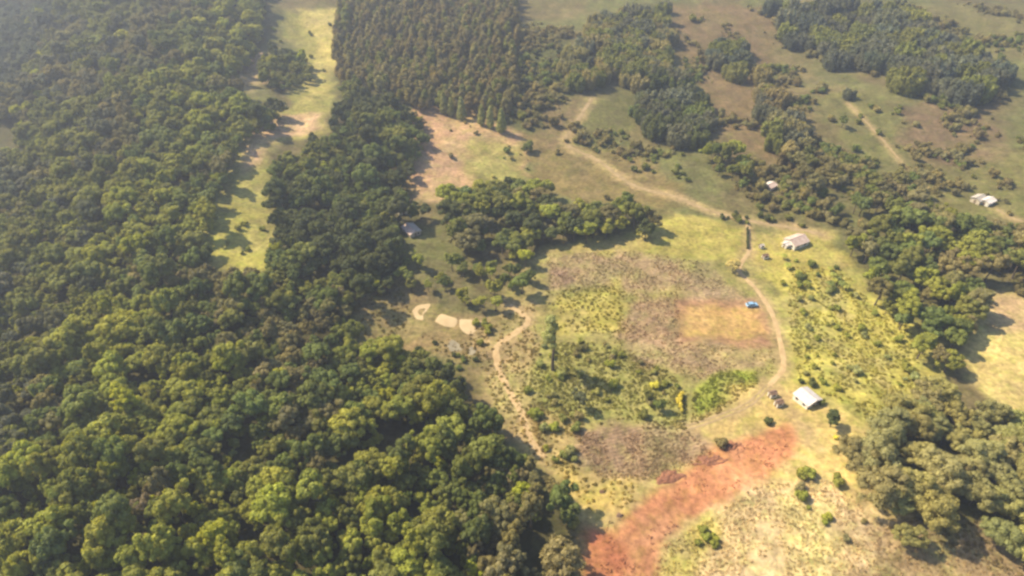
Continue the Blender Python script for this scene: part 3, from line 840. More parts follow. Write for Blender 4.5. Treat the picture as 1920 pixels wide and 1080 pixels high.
for wi, (wk, (kind, sp_, rg_, cols, dens, words)) in enumerate(WOOD_SPEC.items()):
    x, y = scatter(W_WOODS[wk], sp_, 50 + wi, inset=1.5, wob=5); z = ground_z(x, y)
    gapn = fbm(x / 16, y / 16, 700 + wi, 2)
    cut = np.quantile(gapn, 1 - dens) if len(gapn) else 0
    a, b, d_ = to_pix(x, y, z + 5)
    for i in range(len(x)):
        if in_frame(a[i], b[i], 40) and gapn[i] >= cut and off_houses(x[i], y[i], 8.0):
            pool[kind].append((d_[i] + (0 if in_frame(a[i], b[i], -5) else 300), x[i], y[i], z[i], rnd.uniform(*rg_), rnd.choice(cols), words))
for kind, lst in pool.items():
    lst.sort()
    for d_, x, y, z, s_, cname, words in lst[:290]:
        shape = {'plume': 'feathery', 'big': 'spreading', 'broad': 'bushy'}[kind]
        mid = {'plume': 1.25, 'big': .8, 'broad': .95}[kind]
        big = 'large' if s_ > mid + .1 else 'small' if s_ < mid - .1 else 'mid-sized'
        plant(kind, NAMEK[kind], (x, y, z - .1), s_, rnd.uniform(0, 6.28), shade(cname, rnd), f"{big} {shape} {cname} tree {words}", 'tree', 'trees ' + words)
    if len(lst) > 290:
        q = lst[290:]; arr = np.array([(p[1], p[2], p[3], p[4]) for p in q])
        mass_object('far_' + {'plume': 'grove', 'broad': 'wood', 'big': 'trees'}[kind], KINDS[kind], arr[:, 0], arr[:, 1], arr[:, 2], arr[:, 3],
                    np.array([shade(p[5], rnd) for p in q]), 'farthest trees of the woods on the hills at the top', 'wood', sink=.1)
print({k: len(v) for k, v in pool.items()})

# ------------------------------------------------------------------ single trees
def single(kind, px, py, s, colour, label, name='tree', cat='tree', idx=None, sz=1.0, group=None, rz=None):
    return plant(kind, name, gpt(px, py) - Vector((0, 0, .05)), s, rnd.uniform(0, 6.28) if rz is None else rz, shade(colour, rnd), label, cat, group, idx, sz)
single('tall', 1036, 694, 1.0, 'pale green', 'very tall slender tree with a long bare trunk in the green scrub', 'tall_tree', idx=0, rz=0)
POP = [(833,214,1.0,'leftmost'),(846,219,.85,'second from left'),(866,226,.95,'third from left'),(903,236,.92,'third from right'),(919,240,.85,'second from right'),(940,249,.95,'rightmost')]
for (px, py, s, w) in POP:
    single('poplar', px, py, s * 1.15, 'pale green', f"{w} of the six pale green cone-shaped trees below the plantation", 'poplar_tree', group='row of cone-shaped trees')
single('broad', 1373, 508, .62, 'pale cream', 'small tree with a pale cream crown beside the dirt lane', 'blossom_tree', idx=5, sz=.9)
single('arc', 1277, 756, 1.0, 'bright yellow', 'long bright yellow flowering thicket beside the green bank', 'flowering_thicket', 'thicket', rz=-.25)
single('big', 279, 968, .62, 'grey-brown', 'round grey-brown tree standing out in the lower left forest', 'forest_tree', idx=2)
single('shrub', 1225, 725, 1.3, 'bright yellow', 'smaller yellow flowering tree in the scrub', 'flowering_tree', idx=0)
single('broad', 1236, 770, .62, 'mid green', 'round green tree next to the yellow flowering tree', 'scrub_tree', idx=3)
single('broad', 1215, 752, .5, 'olive green', 'small olive tree behind the yellow flowering tree', 'scrub_tree', idx=1)
single('broad', 1085, 765, .62, 'grey-green', 'grey-green tree standing alone in the middle of the scrub', 'scrub_tree', idx=4)
single('broad', 1556, 800, .62, 'dark green', 'dark green round tree just below the white house', 'yard_tree', idx=0)
single('broad', 1578, 240, .8, 'mid green', 'lone green tree beside the thin hill path', 'pasture_tree', idx=1)
single('plume', 1590, 185, .9, 'grey-green', 'grey-green tree at the top end of the hill path', 'pasture_tree', idx=2)
single('broad', 730, 430, .9, 'olive green', 'pale olive tree in front of the half-hidden house', 'yard_tree', idx=6)
single('broad', 985, 500, .75, 'bright lime green', 'bright lime tree at the corner of the ploughed field', 'lime_tree', idx=2)
single('broad', 962, 492, .6, 'yellow-green', 'yellow-green tree touching the bright lime tree', 'lime_tree', idx=0)

# ------------------------------------------------------------------ shrubs and banana plants
def shrubs_in(poly_px, n, size, cols, words, kind='shrub', name='shrub', cat='shrub', seed=0):
    w = pix(poly_px); rng = random.Random(seed); lo = w.min(0); hi = w.max(0); got = 0; guard = 0
    while got < n and guard < 4000:
        guard += 1
        x = rng.uniform(lo[0], hi[0]); y = rng.uniform(lo[1], hi[1])
        if sdist(w, np.array([x]), np.array([y]))[0] > 0: continue
        c = rng.choice(cols); s = rng.uniform(*size)
        big = 'large' if s > .6 * size[1] + .4 * size[0] else 'small'
        plant(kind, name, (x, y, float(ground_z(x, y)) - .1), s, rng.uniform(0, 6.28), shade(c, rng), f"{big} {c} {cat} {words}", cat, f"{cat}s {words}")
        got += 1
shrubs_in([(1000,640),(1130,640),(1290,720),(1285,800),(1090,790),(1010,745)], 46, (.5, 1.3), ['olive green','yellow-green','pale green','dusty olive'], 'in the scrub below the tall slender tree', seed=1)
shrubs_in([(720,655),(830,640),(910,680),(870,700)], 16, (.6, 1.2), ['olive green','mid green','dark green'], 'around the muddy pond', seed=2)
shrubs_in([(1490,520),(1620,560),(1720,650),(1735,715),(1600,750),(1500,700)], 40, (.5, 1.25), ['yellow-green','pale green','yellow-green'], 'in the bright meadow beside the lane', seed=3)
shrubs_in([(1460,480),(1560,500),(1590,545),(1500,545)], 12, (.8, 1.3), ['mid green','yellow-green'], 'in the garden below the farm road', 'banana', 'banana_plant', 'banana plant', seed=4)
shrubs_in([(1455,480),(1570,500),(1600,550),(1470,540)], 12, (.7, 1.6), ['mid green','yellow-green','olive green'], 'among the banana plants', seed=5)
shrubs_in([(960,70),(1050,80),(1050,160),(1030,235),(965,230)], 26, (.9, 2.0), ['dark green','mid green','olive green'], 'in the dim hollow beside the plantation', seed=6)
shrubs_in([(1080,265),(1300,290),(1330,345),(1240,340)], 20, (.6, 1.6), ['olive green','dusty olive','mid green'], 'along the verge of the farm road', seed=7)
shrubs_in([(1560,200),(1900,190),(1910,330),(1760,340),(1650,310)], 26, (.6, 1.7), ['dusty olive','olive green','mid green'], 'scattered over the hill pasture', seed=8)
shrubs_in([(1490,880),(1600,900),(1660,1000),(1560,1040),(1470,960)], 14, (.6, 1.3), ['yellow-green','dusty olive'], 'on the strawy clearing at the bottom', seed=9)
shrubs_in([(1290,990),(1340,950),(1370,1000),(1320,1060)], 5, (.7, 1.2), ['yellow-green'], 'at the lower end of the red soil', seed=10)
shrubs_in([(1880,400),(1990,410),(1990,540),(1860,540)], 12, (.9, 2.0), ['dusty olive','olive green','grey-green'], 'in the dark hollow at the right edge', seed=11)
shrubs_in([(400,400),(510,390),(505,500),(400,490)], 8, (.5, 1.1), ['yellow-green'], 'on the small forest clearing', seed=12)
shrubs_in([(500,40),(620,40),(600,180),(540,100)], 12, (.7, 1.6), ['olive green','mid green'], 'on the yellow strip beside the plantation', seed=13)
shrubs_in([(890,600),(930,590),(920,640),(890,650)], 7, (.7, 1.4), ['yellow-green','olive green'], 'between the ponds and the forest path', seed=14)
shrubs_in([(1300,410),(1560,440),(1600,440),(1560,420),(1420,385)], 16, (.6, 1.5), ['olive green','dark green'], 'behind the farm road above the big roof', seed=15)
for (px, py, s, c, l) in [(845,246,.9,'brownish olive','small dark shrub at the top of the pink field'), (893,252,.9,'brownish olive','dark shrub near the right side of the pink field'),
        (846,296,1.1,'brownish olive','low brown shrub in the middle of the pink field'), (872,232,.8,'dusty olive','small shrub just below the cone-shaped trees'),
        (924,333,.8,'pale cream','pale yellow bush on the grass below the pink field'), (1438,792,1.0,'dark green','lone dark bush between the red soil and the yard'),
        (1350,838,1.3,'dusty olive','grey-green bush on the upper bank of the red soil'), (1500,930,1.5,'yellow-green','bright bush on the edge of the strawy clearing'),
        (1568,822,.7,'bright yellow','small yellow bush beside the pale rubble'), (1522,722,1.0,'dark green','dark bush behind the white house'),
        (1502,716,.9,'dark green','dark bush behind the corner of the white house'), (1537,756,.9,'olive green','olive bush beside the right wall of the white house'),
        (1190,320,1.2,'mid green','dark green bush beside the farm road'), (980,280,1.0,'dusty olive','brown bush below the hollow')]:
    single('shrub', px, py, s, c, l, 'bush', 'bush')

shrubs_in([(985,730),(1095,785),(1085,880),(1050,890),(1005,820)], 20, (.6, 1.4), ['yellow-green','olive green','pale green'], 'between forest path and brown plot', seed=16)
# hedge
def hedge(px0, py0, px1, py1, label, w=1.2, h=2.2, colour='brownish olive'):
    a = gpt(px0, py0); b = gpt(px1, py1); n = int((b - a).length / 1.0); rr = random.Random(3); lobes = []
    root = empty('hedge', a)
    for i in range(n + 1):
        p = a.lerp(b, i / n) - a
        for zz in (.5, 1.3):
            lobes.append(((p.x + rr.uniform(-.2, .2), p.y + rr.uniform(-.2, .2), float(ground_z(a.x + p.x, a.y + p.y)) - a.z + zz * h / 2), w * rr.uniform(.6, .85), 1.0))
    o = link('foliage', build_crown('hedge_foliage', lobes, 1500, .4, 9), None, root); o['tint'] = shade(colour, rr)
    bm = bmesh.new()
    for i in range(0, n + 1, 2):
        p = a.lerp(b, i / n) - a; z = float(ground_z(a.x + p.x, a.y + p.y)) - a.z
        tube(bm, [(p.x, p.y, z - .3), (p.x, p.y, z + h * .6)], [.07, .04], 5)
    me = bpy.data.meshes.new('stems'); bm.to_mesh(me); bm.free(); link('stem', me, M_BARK, root)
    tag(root, label, 'hedge'); return root
hedge(1401, 430, 1401, 466, 'short dark hedge along the edge of the mown field', .62, 1.7, 'dark green')

# ------------------------------------------------------------------ buildings
M_WHITE = simple_mat('white_wash', (0.78, 0.75, 0.68), .85, .12, 1.0)
M_CREAMW = simple_mat('cream_wash', (0.62, 0.55, 0.44), .85, .15, 1.0)
M_ROOFW = simple_mat('white_sheet_roof', (0.74, 0.70, 0.68), .5, .12, .6, col2=(0.60, 0.54, 0.50))
M_ROOFP = simple_mat('pinkish_sheet_roof', (0.60, 0.49, 0.44), .6, .2, .7, col2=(0.44, 0.32, 0.26))
M_ROOFG = simple_mat('grey_sheet_roof', (0.45, 0.42, 0.38), .6, .2, .8)
M_ROOFBR = simple_mat('brown_tile_roof', (0.22, 0.14, 0.10), .8, .3, 1.5)
M_DARK = simple_mat('dark_opening', (0.03, 0.028, 0.025), .5, .2, 1.0)
M_WOOD = simple_mat('weathered_wood', (0.24, 0.17, 0.11), .85, .3, 2.0)
M_GLASS = simple_mat('window_glass', (0.05, 0.06, 0.07), .1, .1, 1.0)

def box_me(name, x0, x1, y0, y1, z0, z1, bev=0.0):
    bm = bmesh.new(); bmesh.ops.create_cube(bm, size=1)
    for v in bm.verts:
        v.co = ((x0 + x1) / 2 + v.co.x * (x1 - x0), (y0 + y1) / 2 + v.co.y * (y1 - y0), (z0 + z1) / 2 + v.co.z * (z1 - z0))
    if bev: bmesh.ops.bevel(bm, geom=bm.edges[:], offset=bev, segments=1, affect='EDGES')
    me = bpy.data.meshes.new(name); bm.to_mesh(me); bm.free(); return me
def slope_me(name, x0, y0, z0, x1, y1, z1, length, thick=.08, waves=26):
    """corrugated roof slope from eave (x0,z0) to ridge (x1,z1), running along y from y0 to y1"""
    V, Q = [], []
    n = waves * 2
    for i in range(n + 1):
        y = y0 + (y1 - y0) * i / n; w = .03 * (1 if i % 2 else -1)
        V += [(x0, y, z0 + w), (x1, y, z1 + w), (x0, y, z0 + w - thick), (x1, y, z1 + w - thick)]
    for i in range(n):
        o = i * 4; Q += [(o, o + 4, o + 5, o + 1), (o + 2, o + 3, o + 7, o + 6), (o, o + 2, o + 6, o + 4), (o + 1, o + 5, o + 7, o + 3)]
    Q += [(0, 1, 3, 2), (n * 4, n * 4 + 2, n * 4 + 3, n * 4 + 1)]
    return mesh_np(name, np.array(V, float), np.array(Q))
def house(px, py, w, l, hw, rise, rot, label, wallm, roofs, cat='house', name='house', over=.45, door=('y', -1), windows=2, chimney=False, at=None):
    loc = at if at is not None else gpt(px, py)
    r = empty(name, loc, math.radians(rot)); tag(r, label, cat)
    bm = bmesh.new()  # walls with gables, y along the ridge
    X, Y = w / 2, l / 2
    prof = [(-X, -.8), (X, -.8), (X, hw), (0, hw + rise), (-X, hw)]
    a = [bm.verts.new((p[0], -Y, p[1])) for p in prof]; b = [bm.verts.new((p[0], Y, p[1])) for p in prof]
    bm.faces.new(a); bm.faces.new(b[::-1])
    for i in range(5): bm.faces.new((a[i], b[i], b[(i + 1) % 5], a[(i + 1) % 5]))
    bmesh.ops.recalc_face_normals(bm, faces=bm.faces)
    me = bpy.data.meshes.new('wall'); bm.to_mesh(me); bm.free(); link('wall', me, wallm, r)
    sl = rise / X; ex = X + over; ze = hw - over * sl + .12; zr = hw + rise + .12
    roof = link('roof', slope_me('roof', -ex, -Y - over, ze, -.02, Y + over, zr, 0), roofs[0], r)
    link('roof', slope_me('roof', ex, -Y - over, ze, .02, Y + over, zr, 0), roofs[1], r)
    link('ridge_cap', box_me('ridge_cap', -.16, .16, -Y - over, Y + over, zr - .02, zr + .07), roofs[1], roof)
    d = link('door', box_me('door', -.5, .5, -Y - .05, -Y + .1, 0, 2.05), M_WOOD, r)
    link('handle', box_me('handle', .32, .40, -Y - .12, -Y - .05, 1.0, 1.1), M_DARK, d)
    for s in (-1, 1):
        for k in range(windows):
            yy = -Y + l * (k + .5) / windows
            wd = link('window', box_me('window', s * X - .06, s * X + .06, yy - .6, yy + .6, .9, 2.0), M_WOOD, r)
            link('pane', box_me('pane', s * X - .08, s * X + .08, yy - .5, yy + .5, 1.0, 1.9), M_GLASS, wd)
    if w > 5:
        wd = link('window', box_me('window', X * .5 - .5, X * .5 + .5, -Y - .06, -Y + .06, .9, 1.9), M_WOOD, r)
        link('pane', box_me('pane', X * .5 - .4, X * .5 + .4, -Y - .08, -Y + .08, 1.0, 1.8), M_GLASS, wd)
    return r
house(1511, 752, 6.6, 6.6, 2.5, 1.2, 28, 'white house with a bright white sheet roof beside the yard', M_WHITE, (M_ROOFW, M_ROOFW))
hb = house(1491, 458, 7.2, 9.2, 2.7, 1.6, -62, 'large pinkish roofed farmhouse beside the farm road', M_WHITE, (M_ROOFP, M_ROOFP))
house(1474, 463, 2.6, 3.4, 2.1, .7, -62, 'low white annexe against the end of the large farmhouse', M_WHITE, (M_ROOFW, M_ROOFW), 'shed', 'annexe', windows=1)
house(1443, 353, 4.8, 5.6, 2.2, .9, -50, 'small pale roofed house standing alone under the gully trees', M_CREAMW, (M_ROOFW, M_ROOFP))
house(1833, 378, 5.0, 6.5, 2.4, 1.0, -60, 'grey roofed farmhouse on the green pasture at the right', M_CREAMW, (M_ROOFG, M_ROOFG))
house(1850, 382, 4.6, 6.4, 2.3, .9, -60, 'bright white roofed shed beside the grey farmhouse', M_WHITE, (M_ROOFW, M_ROOFW), 'shed', 'shed')
house(755, 398, 5.0, 6.0, 2.6, 1.2, 20, 'small pale bluish roofed house half hidden by forest trees', M_WHITE, (M_ROOFW, M_ROOFG))
house(772, 436, 6.0, 8.5, 2.2, 1.0, 35, 'long dull pinkish roof half hidden among trees', M_CREAMW, (M_ROOFP, M_ROOFG), 'shed', 'shed')
house(1447, 743, 2.0, 2.6, 2.0, .5, -72, 'upper of two small brown roofed sheds with a white end wall', M_WHITE, (M_ROOFBR, M_ROOFBR), 'shed', 'shed', .2, windows=1)
house(1459, 760, 2.0, 2.6, 2.0, .5, -72, 'lower of two small brown roofed sheds with a white end wall', M_WHITE, (M_ROOFBR, M_ROOFBR), 'shed', 'shed', .2, windows=1)
house(1434, 484, 1.8, 2.6, 1.7, .4, -72, 'tiny white walled shed below the large farmhouse', M_WHITE, (M_ROOFBR, M_ROOFBR), 'shed', 'shed', .2, windows=1)
house(1427, 465, 1.6, 2.0, 1.5, .4, -72, 'tiny shed behind the tiny white walled shed', M_WHITE, (M_ROOFBR, M_ROOFW), 'shed', 'shed', .2, windows=1)

# pale blue car
def car(px, py, rot, label):
    r = empty('parked_car', gpt(px, py) + Vector((0, 0, .03)), math.radians(rot), 1.2); tag(r, label, 'car')
    paint = simple_mat('pale_blue_paint', (0.25, 0.46, 0.70), .35, .05, 1.0); tyre = simple_mat('tyre_rubber', (0.02, 0.02, 0.02), .8, .1, 3)
    prof = [(-2.1, .35), (2.1, .35), (2.15, .7), (2.0, .95), (1.05, 1.05), (.45, 1.55), (-1.3, 1.58), (-1.95, 1.05), (-2.15, .9)]
    bm = bmesh.new()
    a = [bm.verts.new((p[0], -.85 + (.14 if p[1] > 1.2 else 0), p[1])) for p in prof]; b = [bm.verts.new((p[0], .85 - (.14 if p[1] > 1.2 else 0), p[1])) for p in prof]
    bm.faces.new(a); bm.faces.new(b[::-1])
    for i in range(len(prof)): bm.faces.new((a[i], b[i], b[(i + 1) % len(prof)], a[(i + 1) % len(prof)]))
    bmesh.ops.recalc_face_normals(bm, faces=bm.faces); bmesh.ops.bevel(bm, geom=bm.edges[:], offset=.05, segments=2, affect='EDGES')
    me = bpy.data.meshes.new('body'); bm.to_mesh(me); bm.free(); link('body', me, paint, r)
    def quad(name, pts):
        c = sum((Vector(p) for p in pts), Vector()) / 4; n = (Vector(pts[1]) - Vector(pts[0])).cross(Vector(pts[2]) - Vector(pts[0])).normalized() * .012
        V = [Vector(p) + n for p in pts] + [Vector(p) - n for p in pts]
        m = bpy.data.meshes.new(name); m.from_pydata(V, [], [(0, 1, 2, 3), (7, 6, 5, 4)] + [(i, i + 4, (i + 1) % 4 + 4, (i + 1) % 4) for i in range(4)]); return link(name, m, M_GLASS, r)
    quad('windscreen', [(1.0, -.7, 1.12), (1.0, .7, 1.12), (.52, .62, 1.52), (.52, -.62, 1.52)])
    quad('rear_window', [(-1.9, -.68, 1.12), (-1.38, -.6, 1.54), (-1.38, .6, 1.54), (-1.9, .68, 1.12)])
    for s in (-1, 1):
        quad('side_window', [(.9, s * .84, 1.1), (.4, s * .735, 1.48), (-1.2, s * .735, 1.5), (-1.7, s * .84, 1.1)])
        for xx in (-1.3, 1.3):
            bm = bmesh.new(); bmesh.ops.create_cone(bm, cap_ends=True, segments=16, radius1=.32, radius2=.32, depth=.22, matrix=Matrix.Translation((xx, s * .8, .32)) @ Matrix.Rotation(math.pi / 2, 4, 'X'))
            me = bpy.data.meshes.new('wheel'); bm.to_mesh(me); bm.free(); wh = link('wheel', me, tyre, r)
            bm = bmesh.new(); bmesh.ops.create_cone(bm, cap_ends=True, segments=12, radius1=.18, radius2=.16, depth=.06, matrix=Matrix.Translation((xx, s * .92, .32)) @ Matrix.Rotation(math.pi / 2, 4, 'X'))
            me = bpy.data.meshes.new('rim'); bm.to_mesh(me); bm.free(); link('rim', me, M_ROOFG, wh)
        for xx, nm in ((2.1, 'headlight'), (-2.1, 'tail_light')):
            link(nm, box_me(nm, xx - .05, xx + .06, s * .6 - .15, s * .6 + .15, .72, .86), M_WHITE, r)
car(1409, 574, 8, 'pale blue car parked at the top of the bare brown plot')

# heaps of red earth, pale rubble
M_HEAP = simple_mat('shaded_red_earth', (0.18, 0.080, 0.050), .95, .3, .8, bump=.4, col2=(0.30, 0.138, 0.078))  # shadow of the cut bank is put into this dark earth colour
M_RUBBLE = simple_mat('pale_rubble', (0.58, 0.50, 0.38), .9, .3, 1.5, bump=.6)
def heap(px, py, rx, ry, h, rot, label, mat=M_HEAP, name='soil_heap', cat='heap', seed=0):
    n = 34; g = np.linspace(-1, 1, n); X, Y = np.meshgrid(g, g); R = np.hypot(X, Y)
    rim = .8 + 1.5 * (fbm(X * 2.6 + 9, Y * 2.6 + seed, seed, 3) - .5)
    fall = np.clip(1 - (R / np.minimum(rim, .97)) ** 1.6, -.25, 1)
    Z = h * fall * (.15 + 1.5 * fbm(X * 5 * rx / 3 + seed, Y * 5 * ry / 3, seed + 5, 4) ** 1.4)
    Z = np.where(R > .98, -.6, Z)
    loc = gpt(px, py); ca, sa = math.cos(math.radians(rot)), math.sin(math.radians(rot))
    wx = X * rx * ca - Y * ry * sa; wy = X * rx * sa + Y * ry * ca
    wz = ground_z(loc.x + wx, loc.y + wy) - loc.z + Z - .15
    i = (np.arange(n - 1)[:, None] * n + np.arange(n - 1)[None, :]).ravel()
    o = link(name, mesh_np(name, np.stack([wx.ravel(), wy.ravel(), wz.ravel()], 1), np.stack([i, i + 1, i + n + 1, i + n], 1), True), mat)
    o.location = loc; tag(o, label, cat); return o
heap(1372, 836, 5.0, 3.0, 1.25, 10, 'shade-toned red earth heap nearest the upper end of the red soil', seed=1)
heap(1330, 862, 8.0, 3.0, 1.2, 8, 'long shade-toned red earth bank along the middle of the red soil', seed=2)
heap(1255, 895, 7.5, 3.2, 1.2, 14, 'shade-toned red earth heap against the brown brushy plot', seed=3)
heap(1162, 966, 1.6, 1.3, 1.0, 0, 'small grey-brown earth mound on the yellow grass', simple_mat('grey_earth', (0.22, 0.15, 0.11), .95), seed=4)
heap(1130, 922, 1.5, 1.2, 1.0, 0, 'small dark earth mound beside the brown brushy plot', simple_mat('dark_earth', (0.16, 0.09, 0.06), .95), seed=5)
heap(1582, 822, 2.6, 1.8, .9, 0, 'pile of pale rubble below the white house', M_RUBBLE, 'rubble_pile', 'rubble', seed=6)

# ------------------------------------------------------------------ low growth nobody could count
def clump_me(seed, R, n, leaf, mat, spiky=False):
    rng = np.random.default_rng(seed)
    d = ico_dirs(n, rng); d[:, 2] = np.abs(d[:, 2])
    pos = d * np.array([R, R, R * .38]) * rng.uniform(.3, 1, n)[:, None]
    nor = d + rng.normal(size=(n, 3)) * (1.5 if spiky else .5)
    V, Q = leaf_quads(pos, nor, leaf, rng, 3.5 if spiky else 1.6)
    me = mesh_np('clump', V, Q); a = me.attributes.new('leaf', 'FLOAT', 'POINT'); a.data.foreach_set('value', np.repeat(rng.random(n), 4).astype(np.float32))
    me.materials.append(mat); return (None, me)
CL = [clump_me(800 + i, .75, 60, .34, M_LEAF) for i in range(4)]
DRY = [clump_me(820 + i, .8, 34, .2, M_DRY, True) for i in range(4)]
def low_growth(name, specs, kinds, size, label, cat, mul):
    X, Y = [], []
    for k, (poly, sp_) in enumerate(specs):
        x, y = scatter(pix(poly), sp_, 900 + k + len(name)); t_ = fbm(x / 7, y / 7, 333, 2) + RNG.random(len(x)) * .3
        q = t_ > .5; X.append(x[q]); Y.append(y[q])
    x = np.concatenate(X); y = np.concatenate(Y); c = np.array([ground_colour(a, b) for a, b in zip(x, y)])
    tint = c * np.array(mul) * RNG.uniform(.75, 1.3, (len(x), 1))
    mass_object(name, kinds, x, y, ground_z(x, y), RNG.uniform(*size, len(x)), tint, label, cat)
low_growth('undergrowth', [
    ([(1000,640),(1130,640),(1290,715),(1290,805),(1090,795),(990,745)], 1.3),
    ([(1480,500),(1560,500),(1650,560),(1730,640),(1750,720),(1610,765),(1500,720),(1480,620)], 1.6),
    ([(650,570),(750,530),(770,590),(760,640),(690,640)], 2.2),
    ([(780,625),(860,640),(930,610),(900,690),(840,680)], 2.2),
    ([(880,620),(1000,570),(1010,640),(985,720),(1030,880),(930,780)], 1.8),
    ([(1290,800),(1300,735),(1345,698),(1418,690),(1420,722),(1345,775)], 1.3),
    ([(1050,890),(1200,905),(1190,960),(1110,960)], 2.0),
    ([(985,730),(1095,785),(1085,890),(1045,890),(1000,820)], 1.5),
    ([(1020,545),(1170,530),(1170,625),(1045,625)], 1.8),
    ([(955,50),(1060,60),(1050,240),(955,235)], 3.0),
    ([(1780,440),(1990,420),(1990,540),(1850,535)], 2.2),
    ([(1600,760),(1990,760),(1990,1110),(1650,1000)], 2.0),
    ], CL, (.4, 1.3), 'low leafy undergrowth and tall grass across the scrub and meadow', 'undergrowth', (1.1, 1.15, .95))
def far_scrub():
    X, Y = [], []
    for k, (poly, sp_, cutn) in enumerate([
        ([(1060,60),(1450,10),(1990,10),(1990,420),(1780,410),(1560,430),(1330,380),(1060,260)], 4.6, .60),
        ([(1400,120),(1520,130),(1600,260),(1640,330),(1540,350),(1450,260)], 4.4, .49),
        ([(1480,270),(1760,320),(1770,420),(1600,440),(1540,420),(1400,380)], 3.6, .45),
        ([(1780,420),(1990,420),(1990,560),(1860,560)], 3.6, .43),
        ([(1690,180),(1880,190),(1880,300),(1740,330),(1690,260)], 4.2, .52),
        ([(1050,260),(1200,280),(1420,370),(1400,400),(1250,350),(1100,300)], 3.8, .54),
        ([(950,40),(1070,50),(1060,240),(955,240)], 4.2, .42),
        ([(820,200),(1010,260),(1300,340),(1300,395),(1130,385),(985,330)], 7.0, .64)]):
        x, y = scatter(pix(poly), sp_, 1200 + k); t_ = fbm(x / 22, y / 22, 371, 3) + (RNG.random(len(x)) - .5) * .10
        q = (t_ > cutn) & off_houses(x, y, 5.0); X.append(x[q]); Y.append(y[q])
    x = np.concatenate(X); y = np.concatenate(Y)
    hn = fbm(x / 40, y / 40, 381, 2)
    tl = np.array([shade(rnd.choice(['warm olive', 'dusty olive', 'brownish olive'] if h_ > .5 else ['olive green', 'dusty olive', 'mid green']), rnd) for h_ in hn])
    mass_object('scrub', KINDS['shrub'], x, y, ground_z(x, y), RNG.uniform(.3, 1.0, len(x)) ** 1.5 * 2.0, tl, 'loose low scrub dotting the far pastures and road verges', 'scrub', sink=.15)
far_scrub()
low_growth('dry_brush', [
    ([(1025,478),(1200,470),(1305,488),(1380,540),(1270,560),(1280,645),(1450,650),(1450,700),(1330,715),(1190,695),(1140,630),(1180,590),(1170,550),(1030,540)], 1.5),
    ([(1075,810),(1290,808),(1340,850),(1240,900),(1120,900)], 1.1),
    ([(1245,1020),(1430,905),(1560,900),(1655,985),(1650,1140),(1210,1140)], 1.2),
    ([(1640,990),(1860,1010),(1990,1080),(1650,1150)], 1.6),
    ], DRY, (.4, 1.05), 'cut dry brush and stalks littering the ploughed plots', 'brush', (1.3, 1.28, 1.22))

def clod_me(seed):
    rng = np.random.default_rng(seed); iv, it = ico(); V, T = [], []
    for k in range(5):
        V.append(iv * rng.uniform(.12, .34) * rng.uniform(.7, 1.2, (len(iv), 1)) + np.array([rng.normal(0, .5), rng.normal(0, .5), .05])); T.append(it + k * len(iv))
    me = mesh_np('clods', np.concatenate(V), np.concatenate(T)); a = me.attributes.new('leaf', 'FLOAT', 'POINT')
    a.data.foreach_set('value', rng.random(5 * len(iv)).astype(np.float32)); me.materials.append(M_CLOD); return (None, me)
M_CLOD = foliage_mat('earth_clod', 0.0, .3)
cx, cy = scatter(pix([(1190,945),(1250,900),(1330,866),(1420,818),(1475,812),(1485,850),(1400,900),(1300,950),(1235,1020),(1200,1100),(1100,1100),(1110,1000)]), 2.2, 77)
q = fbm(cx / 6, cy / 6, 78, 2) > .5; cx, cy = cx[q], cy[q]
mass_object('soil_clods', [clod_me(k) for k in range(3)], cx, cy, ground_z(cx, cy), RNG.uniform(.5, 1.3, len(cx)),
            np.array([ground_colour(a, b) for a, b in zip(cx, cy)]) * RNG.uniform(.7, 1.15, (len(cx), 1)), 'loose clods of earth strewn over the bare red soil', 'clods')

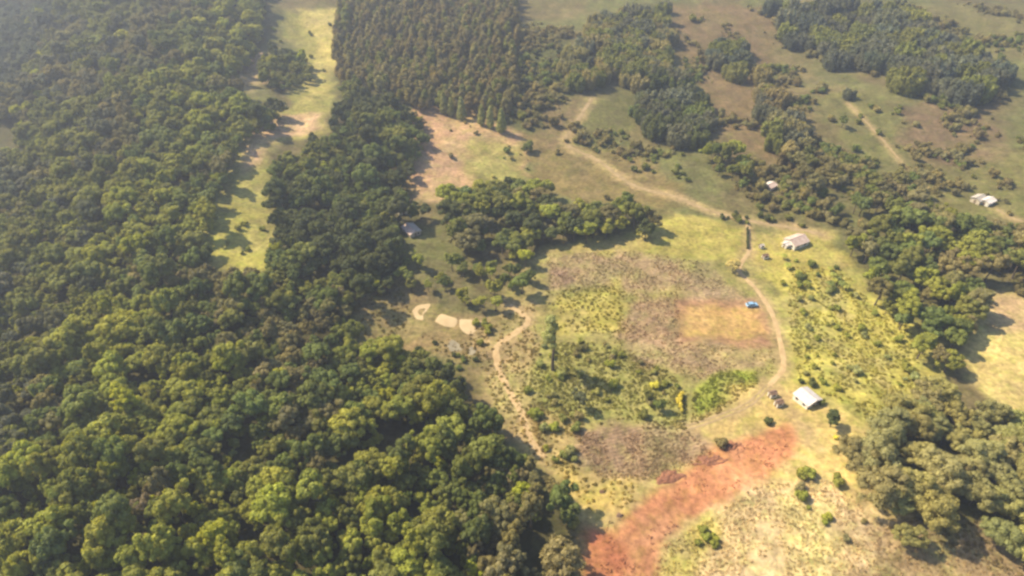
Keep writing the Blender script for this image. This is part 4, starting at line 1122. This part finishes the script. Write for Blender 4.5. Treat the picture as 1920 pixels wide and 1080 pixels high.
# ------------------------------------------------------------------ like things told apart by their order
same = {}
for o in scene.objects:
    if o.parent is None and o.get('category') and o.get('group'):
        same.setdefault(o['label'], []).append(o)
ORD = ['leftmost', 'second', 'third', 'fourth', 'fifth', 'sixth', 'seventh', 'eighth', 'ninth', 'tenth', 'eleventh', 'twelfth']
def screen_x(o):
    return to_pix(o.location.x, o.location.y, o.location.z)[0]
for lb, obs in same.items():
    if len(obs) < 2: continue
    obs.sort(key=screen_x); n = len(obs)
    for i, o in enumerate(obs):
        if n <= 12:
            o['label'] = f"{lb}, " + ('leftmost' if i == 0 else 'rightmost' if i == n - 1 else ORD[i] + ' from left')
        else:
            o['label'] = f"{lb}, {['left', 'middle', 'right'][min(2, 3 * i // n)]} part"
same = {}
for o in scene.objects:
    if o.parent is None and o.get('category') and o.get('group'):
        same.setdefault(o['label'], []).append(o)
for lb, obs in same.items():
    if len(obs) > 1 and lb.endswith(' part') and len(lb.split()) < 16:
        obs.sort(key=lambda o: o.location.y); n = len(obs)
        for i, o in enumerate(obs):
            o['label'] = lb + (' front' if i < n / 3 else ' middle' if i < 2 * n / 3 else ' back')

# ------------------------------------------------------------------ haze
hz = link('haze', box_me('haze', -4800, 4800, -1200, 4900, float(gz.min()) - 1.5, max(CAM_H + 8, float(gz.max()) + 25)))
hm = bpy.data.materials.new('haze_air'); hm.use_nodes = True
for n in list(hm.node_tree.nodes): hm.node_tree.nodes.remove(n)
ho = hm.node_tree.nodes.new('ShaderNodeOutputMaterial'); pv = hm.node_tree.nodes.new('ShaderNodeVolumePrincipled')
pv.inputs['Color'].default_value = (*HAZE_COLOR, 1); pv.inputs['Density'].default_value = HAZE_DENSITY; pv.inputs['Anisotropy'].default_value = HAZE_ANISO
hm.node_tree.links.new(pv.outputs[0], ho.inputs['Volume'])
hz.data.materials.append(hm); tag(hz, 'thin pale haze hanging over the farmland', 'haze', kind='stuff')
print('forest', len(fx), 'euc', len(ex), 'woodland', sum(o.name.startswith('woodland_tree') for o in bpy.data.objects), 'shrub', sum(o.name.startswith('shrub') for o in bpy.data.objects), 'obj', len(bpy.data.objects))
